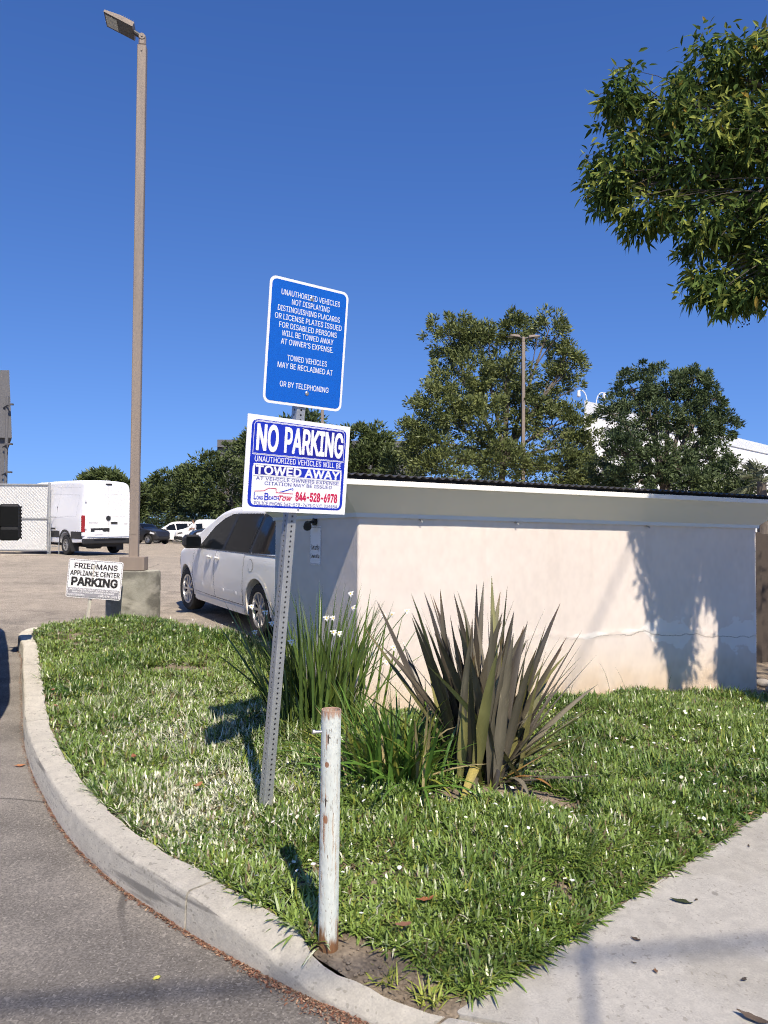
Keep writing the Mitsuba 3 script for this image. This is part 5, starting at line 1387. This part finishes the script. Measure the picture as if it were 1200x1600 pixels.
    add('headlight', xf(cv.skin([(4.72, .72), (5.02, .64), (5.04, .74), (4.78, .86)], .006, sd), MM), 'head_lens', MV, smooth=True)
    add('taillight', xf(cv.skin([(.03, .9), (.16, .92), (.26, 1.28), (.13, 1.28)], .006, sd), MM), 'tail_red', MV, smooth=True)
    wheel(MV, MM, AX[0][0], sd * .965, .345, .22, .225, 10)
    wheel(MV, MM, AX[1][0], sd * .965, .345, .22, .225, 10, steer=.06)
add('windshield', xf(cv.lid([(2.78, -.62), (4.0, -.80), (4.0, .80), (2.78, .62)], .006), MM), 'glass_tint', MV, smooth=True)
add('grille', xf(box(5.13, 0, .62, .05, 1.0, .16, .02), MM), 'black_plastic', MV)

# ---------------------------------------------------------------- the tall white van by the fence
VN = tag('cargo_van', 'tall white cargo van seen from behind, standing at the white slatted fence', 'van')
cs = Car(6.0, [(0, 2.30), (.03, 2.50), (.12, 2.60), (.4, 2.66), (1.5, 2.69), (4.0, 2.67), (4.5, 2.58), (4.9, 2.10), (5.2, 1.45), (5.6, 1.28), (5.9, 1.1), (6.0, .8)],
         [(0, .50), (.5, .45), (5.5, .4), (6.0, .45)],
         [(0, .925), (.06, .965), (.25, .995), (1.0, 1.01), (4.4, 1.0), (5.3, .94), (5.8, .85), (6.0, .72)], 1.35, .115, .13, .05, .03)
MS = car_frame((-10.62, 27.0, .715), (0, 1.0, 0), (-.731, .682))
add('body', xf(cs.body(((1.26, .36), (4.9, .36)), .45), MS), 'white_paint', VN, smooth=35)
add('underbody', xf(cat(box(2.9, 0, .5, 5.2, 1.3, .4), box(.5, .3, .36, .5, .5, .24, .08)), MS), 'black_plastic', VN)
for sd in (1, -1):
    add('side_cladding', xf(cs.skin(Polygon([(.05, .60), (.80, .60), (.80, .86), (.05, .86)]), .012, sd), MS), 'black_plastic', VN, smooth=True)
    add('side_cladding', xf(cs.skin(Polygon([(1.72, .62), (4.4, .62), (4.4, .86), (1.72, .86)]), .012, sd), MS), 'black_plastic', VN, smooth=True)
    an = np.linspace(0, math.pi, 21)
    add('arch_trim', xf(cs.skin(LineString([(1.26 + .48 * math.cos(t), .40 + .48 * math.sin(t)) for t in an]).buffer(.045, cap_style=2), .016, sd, .06), MS), 'black_plastic', VN, smooth=True)
    add('mud_flap', xf(box(.78, sd * .86, .34, .02, .28, .40), MS), 'black_plastic', VN)
    add('panel_seam', xf(cat(cs.seam([(.35, 2.16), (2.2, 2.20), (3.9, 2.16)], .016, .004, sd), cs.seam([(.30, 2.42), (2.2, 2.46)], .012, .004, sd), cs.seam([(2.05, .66), (2.0, 1.4), (1.85, 2.2), (1.80, 2.5)], .010, .004, sd), cs.seam([(.35, 2.16), (.42, 1.40), (2.0, 1.36)], .010, .004, sd)), MS), 'rim_white', VN); tag(f'{VN}__panel_seam', kind='stuff')
    add('taillight', xf(cat(box(.02, sd * .93, 1.14, .075, .13, .60, .02)), MS), 'tail_red', VN)
    add('marker_lamp', xf(box(-.012, sd * .94, .77, .04, .12, .12, .01), MS), 'white_paint', VN)
    wheel(VN, MS, 1.26, sd * .99, .36, .24, .21, 8, 'galv_dark')
    wheel(VN, MS, 4.90, sd * .99, .36, .24, .21, 8, 'galv_dark')
    # rear doors
    def rear(poly, off, step=.09):
        m = poly_mesh(poly if isinstance(poly, Polygon) else Polygon(poly), step, lambda a, b: 0 * a)
        y, z = m.vertices[:, 0].copy(), m.vertices[:, 1].copy()
        return mesh(np.c_[-off - 0 * y, y, z], m.faces[:, ::-1])
    dp = Polygon([(sd * .008, .66), (sd * .80, .68), (sd * .80, 1.5), (sd * .76, 2.35), (sd * .66, 2.50), (sd * .008, 2.55)])
    k = add('door', xf(extrude(dp, .03), MS @ frame([0, 0, 0], [0, 1, 0], [0, 0, 1], [1, 0, 0]) @ off(-.03)), 'white_paint', VN)
    wp = Polygon([(sd * .06, 1.40), (sd * .66, 1.40), (sd * .72, 1.55), (sd * .70, 2.12), (sd * .62, 2.20), (sd * .06, 2.24)]).buffer(-.05).buffer(.05)
    add('pressing', xf(extrude(wp.difference(wp.buffer(-.02)), .008), MS @ frame([0, 0, 0], [0, 1, 0], [0, 0, 1], [1, 0, 0]) @ off(-.038)), 'white_paint', k)
    for zz in (1.0, 1.95):
        add('hinge', xf(box(-.03, sd * .86, zz, .05, .06, .09, .01), MS), 'white_paint', k)
add('rear_bumper', xf(cat(box(-.02, 0, .52, .18, 1.92, .20, .03), box(-.10, 0, .60, .10, 1.2, .05, .01)), MS), 'black_plastic', VN)
add('door_handle', xf(box(-.05, -.20, 1.17, .04, .26, .07, .02), MS), 'black_plastic', VN)
add('plate_recess', xf(box(-.035, .32, .92, .012, .70, .13, .005), MS), 'black_plastic', VN)
add('licence_plate', xf(box(-.045, .38, .83, .01, .31, .155, .003), MS), 'board_white', VN)
add('emblem', xf(cyl((-.03, .02, 1.34), (-.06, .02, 1.34), .085, n=20), MS), 'black_plastic', VN)
add('rear_camera', xf(box(-.02, 0, 2.56, .10, .22, .06, .02), MS), 'black_plastic', VN)
RB = MS @ frame([-.031, 0, 0], [0, -1, 0], [0, 0, 1], [-1, 0, 0])
add('lettering', xf(text('SPRINTER', -.58, 1.17, .34, .045, True, .003), RB), 'ink_gray', VN)
add('lettering', xf(text('2500', .66, 1.13, .14, .045, True, .003), RB), 'ink_gray', VN)

# ---------------------------------------------------------------- cars across the lot
def side_windows(c, M, key, polys, mat='glass_dark'):
    for sd in (1, -1):
        for p in polys:
            add('window', xf(c.skin(Polygon(p).buffer(-.02).buffer(.02), .006, sd, .15), M), mat, key, smooth=True)
# compact white van
K = tag('compact_van', 'small white panel van with black lower bumper, side on across the lot', 'van')
c = Car(4.42, [(0, 1.55), (.05, 1.74), (.2, 1.80), (2.0, 1.83), (2.75, 1.80), (3.1, 1.60), (3.65, 1.14), (4.1, 1.02), (4.34, .86), (4.42, .62)], [(0, .32), (.4, .24), (4.0, .24), (4.42, .30)],
        [(0, .80), (.1, .87), (.5, .915), (3.4, .915), (4.0, .86), (4.3, .72), (4.42, .55)], 1.08, .13, .10, .03, .04)
M = car_frame((-14.55, 57.2, .74), (3.45, .9, 0), (-.955, -.295), 0)
add('body', xf(c.body(((.75, .33), (3.45, .33)), .40, 50), M), 'white_paint', K, smooth=35)
for sd in (1, -1):
    add('window', xf(c.skin([(3.42, 1.08), (2.95, 1.50), (2.45, 1.56), (2.40, 1.08)], .006, sd), M), 'glass_dark', K, smooth=True)
    add('headlight', xf(c.skin([(3.85, .78), (4.26, .72), (4.2, .84), (3.92, .90)], .008, sd), M), 'trim_gray', K, smooth=True)
    add('lower_cladding', xf(c.skin([(3.86, .28), (4.40, .34), (4.39, .58), (3.90, .56)], .010, sd), M), 'black_plastic', K, smooth=True)
    add('door_cladding', xf(c.skin([(1.3, .40), (3.0, .40), (3.0, .50), (1.3, .50)], .010, sd), M), 'black_plastic', K, smooth=True)
    add('mirror', xf(box(3.05, sd * 1.03, 1.14, .14, .2, .20, .04), M), 'white_paint', K)
    wheel(K, M, .75, sd * .88, .32, .2, .2, 7, 'rim_white'); wheel(K, M, 3.45, sd * .88, .32, .2, .2, 7, 'rim_white')
    add('door_seam', xf(cat(c.seam([(2.36, .34), (2.36, 1.6)], .02, .003, sd), c.seam([(1.2, .36), (1.2, 1.6)], .02, .003, sd)), M), 'seam', K); tag(f'{K}__door_seam', kind='stuff')
add('windshield', xf(c.lid([(2.80, -.64), (3.55, -.76), (3.55, .76), (2.80, .64)], .006), M), 'glass_tint', K, smooth=True)
add('bumper', xf(box(4.38, 0, .44, .12, 1.3, .28, .05), M), 'black_plastic', K)
add('underbody', xf(box(2.1, 0, .40, 3.8, 1.2, .3), M), 'black_plastic', K)
# white sport utility car behind it
def suv(key, M, paint, h=1.66, L=4.7):
    c = Car(L, [(0, 1.0), (.1, 1.2), (.35, h - .12), (.8, h - .02), (1.9, h), (2.5, h - .04), (3.05, h - .35), (3.5, 1.10), (L - .5, 1.0), (L - .15, .86), (L, .6)], [(0, .36), (.4, .26), (L - .5, .26), (L, .34)],
            [(0, .78), (.12, .86), (.6, .93), (3.6, .93), (L - .5, .85), (L - .15, .7), (L, .55)], 1.02, .28, .10, .03, .05)
    add('body', xf(c.body(((.95, .35), (3.75, .35)), .42, 50), M), paint, key, smooth=35)
    side_windows(c, M, key, ([(3.20, 1.06), (2.75, h - .28), (2.35, h - .16), (2.20, 1.05)], [(2.12, 1.05), (2.25, h - .15), (1.35, h - .13), (1.20, 1.06)], [(1.12, 1.07), (1.27, h - .13), (.75, h - .2), (.55, 1.16)]))
    add('windshield', xf(c.lid([(2.58, -.60), (3.45, -.76), (3.45, .76), (2.58, .60)], .006), M), 'glass_dark', key, smooth=True)
    for sd in (1, -1):
        add('headlight', xf(c.skin([(L - .58, .78), (L - .2, .70), (L - .24, .82), (L - .5, .90)], .008, sd), M), 'head_lens', key, smooth=True)
        add('taillight', xf(c.skin([(.04, .9), (.3, .92), (.32, 1.05), (.12, 1.06)], .008, sd), M), 'tail_red', key, smooth=True)
        add('mirror', xf(box(3.0, sd * 1.02, 1.12, .12, .2, .14, .04), M), paint, key)
        wheel(key, M, .95, sd * .90, .34, .22, .22, 8); wheel(key, M, 3.75, sd * .90, .34, .22, .22, 8)
    add('underbody', xf(box(2.3, 0, .42, 4.0, 1.2, .3), M), 'black_plastic', key)
    add('bumper', xf(box(L - .05, 0, .46, .12, 1.2, .20, .05), M), 'black_plastic', key)
    return c
K = tag('white_wagon', 'white sport utility car parked behind the small panel van', 'car')
suv(K, car_frame((-19.2, 61.6, .74), (4.7, .5, 0), (-.985, -.17), 0), 'white_paint', 1.72, 4.7)
K = tag('black_car', 'black car parked nose out in front of the white sport utility car', 'car')
suv(K, car_frame((-16.35, 55.6, .74), (4.5, -.6, 0), (.86, -.51), 0), 'black_paint', 1.50, 4.5)
K = tag('dark_sedan', 'dark sedan half hidden behind the mirror of the minivan', 'car')
suv(K, car_frame((-11.15, 44.6, .74), (4.5, .6, 0), (-.90, -.43), 0), 'black_paint', 1.47, 4.5)

# ---------------------------------------------------------------- person at the van door
def hull(a, ra, b, rb):
    s0 = m3.Manifold.sphere(ra, 14).translate(list(map(float, a))); s1 = m3.Manifold.sphere(rb, 14).translate(list(map(float, b)))
    return m3.Manifold.batch_hull([s0, s1])
def fused(bones, step=.03):
    M_ = bones[0]
    for b in bones[1:]: M_ = M_ + b
    o = M_.refine_to_length(step).to_mesh()
    m = trimesh.Trimesh(o.vert_properties[:, :3], o.tri_verts)
    trimesh.smoothing.filter_taubin(m, iterations=6)
    return m
PR = tag('person', 'person in a white shirt with short dark hair standing at the small van door', 'person')
pm = frame([-12.75, 51.6, .74], [-.92, -.39, 0], [.39, -.92, 0], [0, 0, 1])   # x = the way the person faces
J = dict(hip=(0, 0, .92), waist=(.01, 0, 1.08), chest=(.02, 0, 1.30), neck=(.02, 0, 1.47), head=(.045, 0, 1.61))
bones = [hull(J['hip'], .14, J['waist'], .125), hull(J['waist'], .125, J['chest'], .15), hull((.01, .12, 1.36), .075, (.01, -.12, 1.36), .075), hull(J['chest'], .1, J['neck'], .055), hull(J['neck'], .052, J['head'], .07), hull((.04, 0, 1.60), .085, (.05, 0, 1.66), .085), hull((.12, 0, 1.60), .02, (.135, 0, 1.585), .016)]
for sg in (1, -1):
    sh, el, wr = (.01, sg * .19, 1.38), (.02 + .05 * sg, sg * .26, 1.10), (.22, sg * .22, 1.08 + .06 * sg)
    bones += [hull(sh, .058, el, .045), hull(el, .043, wr, .03), hull(wr, .032, (wr[0] + .08, wr[1] - sg * .01, wr[2]), .034)]
    for f_ in range(4):
        b0 = (wr[0] + .09, wr[1] - sg * (.03 - .02 * f_), wr[2] + .005); b1 = (b0[0] + .05 - .006 * abs(f_ - 1.5), b0[1], b0[2] - .02)
        bones.append(hull(b0, .010, b1, .008))
    bones.append(hull((wr[0] + .05, wr[1] - sg * .03, wr[2]), .011, (wr[0] + .09, wr[1] - sg * .06, wr[2] + .01), .009))
    bones += [hull((0, sg * .09, .90), .10, (.02, sg * .10, .50), .062), hull((.02, sg * .10, .50), .06, (-.02, sg * .10, .10), .042), hull((-.03, sg * .10, .06), .045, (.14, sg * .115, .035), .035), hull((.045, sg * .078, 1.60), .018, (.045, sg * .088, 1.62), .016)]
add('body', xf(fused(bones), pm), 'skin', PR, smooth=True)
sb = [hull((0, 0, .90), .155, J['waist'], .14), hull(J['waist'], .14, J['chest'], .165), hull((.01, .13, 1.37), .085, (.01, -.13, 1.37), .085)]
for sg in (1, -1): sb.append(hull((.01, sg * .19, 1.38), .07, (.02 + .03 * sg, sg * .24, 1.18), .065))
add('shirt', xf(fused(sb), pm), 'shirt_white', PR, smooth=True)
tb = [hull((0, 0, .92), .15, (0, 0, .84), .15)]
for sg in (1, -1): tb += [hull((0, sg * .09, .86), .112, (.02, sg * .10, .50), .078), hull((.02, sg * .10, .50), .076, (-.02, sg * .10, .10), .065)]
add('trousers', xf(fused(tb), pm), 'cloth_dark', PR, smooth=True)
add('hair', xf(fused([hull((.025, 0, 1.66), .098, (.0, 0, 1.62), .095), hull((.02, 0, 1.69), .08, (.07, 0, 1.70), .05)]), pm), 'hair_black', PR, smooth=True)
for sg in (1, -1):
    add('shoe', xf(fused([hull((-.03, sg * .10, .05), .055, (.16, sg * .118, .04), .042)]), pm), 'black_plastic', PR, smooth=True)
    add('eye', xf(trimesh.creation.icosphere(1, .012).apply_translation((.125, sg * .035, 1.635)), pm), 'hair_black', PR)
add('mouth', xf(box(.128, 0, 1.558, .01, .05, .01), pm), 'cloth_dark', PR)

# ---------------------------------------------------------------- truck just outside the left edge, its mirror in view
TK = tag('utility_truck', 'dark truck whose big black side mirror shows in front of the white slatted fence', 'truck')
TM = car_frame((-2.68, 5.32, .085), (0, -1.0, 0), (-.447, .894))
ct = Car(5.4, [(0, 1.85), (.05, 1.98), (.2, 2.02), (1.7, 2.03), (2.5, 1.98), (3.0, 1.80), (3.5, 1.34), (4.2, 1.24), (5.0, 1.16), (5.3, 1.0), (5.4, .7)], [(0, .5), (.4, .42), (4.9, .40), (5.4, .45)],
         [(0, .93), (.1, .98), (.5, 1.0), (4.4, .99), (5.0, .92), (5.3, .82), (5.4, .7)], 1.28, .14, .08, .03, .03)
add('body', xf(ct.body(((1.0, .39), (4.4, .39)), .47, 60), TM), 'black_paint', TK, smooth=35)
side_windows(ct, TM, TK, ([(3.25, 1.32), (2.85, 1.78), (2.15, 1.84), (2.15, 1.30)], [(2.05, 1.30), (2.05, 1.86), (.9, 1.86), (.9, 1.30)]))
add('windshield', xf(ct.lid([(2.95, -.68), (3.42, -.80), (3.42, .80), (2.95, .68)], .006), TM), 'glass_dark', TK, smooth=True)
add('underbody', xf(box(2.6, 0, .5, 4.6, 1.3, .35), TM), 'black_plastic', TK)
add('bumper', xf(cat(box(-.06, 0, .58, .16, 1.8, .16, .03), box(5.42, 0, .55, .14, 1.8, .2, .04)), TM), 'galv_dark', TK); tag(f'{TK}__bumper', kind='stuff')
for sd in (1, -1):
    wheel(TK, TM, 1.0, sd * .97, .39, .26, .23, 8); wheel(TK, TM, 4.4, sd * .97, .39, .26, .23, 8)
    add('taillight', xf(box(-.01, sd * .88, 1.0, .04, .12, .4, .02), TM), 'tail_red', TK)
    k = add('mirror', xf(cat(box(2.72, sd * 1.125, 1.50, .10, .21, .37, .03), tube([(2.76, sd * .96, 1.40), (2.76, sd * 1.10, 1.40)], .022, 6), tube([(2.76, sd * .94, 1.60), (2.76, sd * 1.10, 1.60)], .022, 6)), TM), 'black_plastic', TK)
    add('glass', xf(cat(box(2.666, sd * 1.12, 1.56, .006, .165, .20, .002)), TM), 'glass_dark', k)
    add('wide_glass', xf(cat(box(2.666, sd * 1.12, 1.375, .006, .165, .10, .002)), TM), 'glass_dark', k)
    add('ribs', xf(cat(*[box(2.70, sd * 1.233, 1.34 + .035 * q, .05, .012, .018) for q in range(10)]), TM), 'black_plastic', k)

# ---------------------------------------------------------------- far lamps
def atp(p): return p
parking_lamp('tan double headed lamp post rising in front of the feathery tree', 5.43, 30.0, .70, 9.15, [(195, 4), (5, 8)], False, None)
parking_lamp('distant lamp post between the two boards of the leaning post', -2.85, 35.0, .72, 8.6, [(180, 4), (0, 4)], False)
for (p, lab) in (((-18.744, 92.000, 12.421), 'far lamp head showing over the trees beside the blue notice'), ((-26.961, 102.000, 10.567), 'far lamp head showing over the middle of the tree row'), ((-34.602, 116.000, 9.835), 'farthest lamp head showing over the low end of the tree row')):
    parking_lamp(lab, p[0] + .5, p[1], .74, p[2] - .2, [(185, 6), (5, 6)], False)

# ---------------------------------------------------------------- utility pole and wires behind the camera, whose shadows cross the walk and the wall
tag('utility_pole', 'brown wooden utility pole standing across the street behind the viewer', 'utility pole')
UP = np.array([7.4, -1.75, 0])
add('mast', tube([UP + [0, 0, -.2], UP + [0, 0, 8], UP + [0, 0, 16.4]], [.17, .15, .11], 12), 'pole_wood', 'utility_pole', smooth=True)
add('crossarm', box(UP[0], UP[1] - .14, 15.2, .12, .12, 2.4, .01).apply_transform(frame([0, 0, 0], *np.eye(3))), 'pole_wood', 'utility_pole')
tag('guy_wire', 'thick guy wire slanting from the utility pole to the ground', 'cable')
add('guy_wire', tube([(-.10, -1.32, .0), UP + [0, .05, 15.8]], .013, 6), 'cable_black')
def cable(p, q, r):
    p, q = np.array(p), np.array(q); d = q - p
    a, b = p - d * 4, p + d * 5
    t = np.linspace(0, 1, 31)[:, None]
    return tube(a + (b - a) * t, r, 6)
for (a, b, r) in (((.76, -2.90, 6.28), (3.72, -2.45, 6.22), .014), ((.75, -2.72, 6.02), (3.75, -2.30, 5.98), .009)):
    k = key_for('overhead_cable'); scene[k] = mikit.ply(cable(a, b, r), 'cable_black')
    tag(k, ('thick' if r > .01 else 'thin lower') + ' overhead cable running past the utility pole', 'cable')
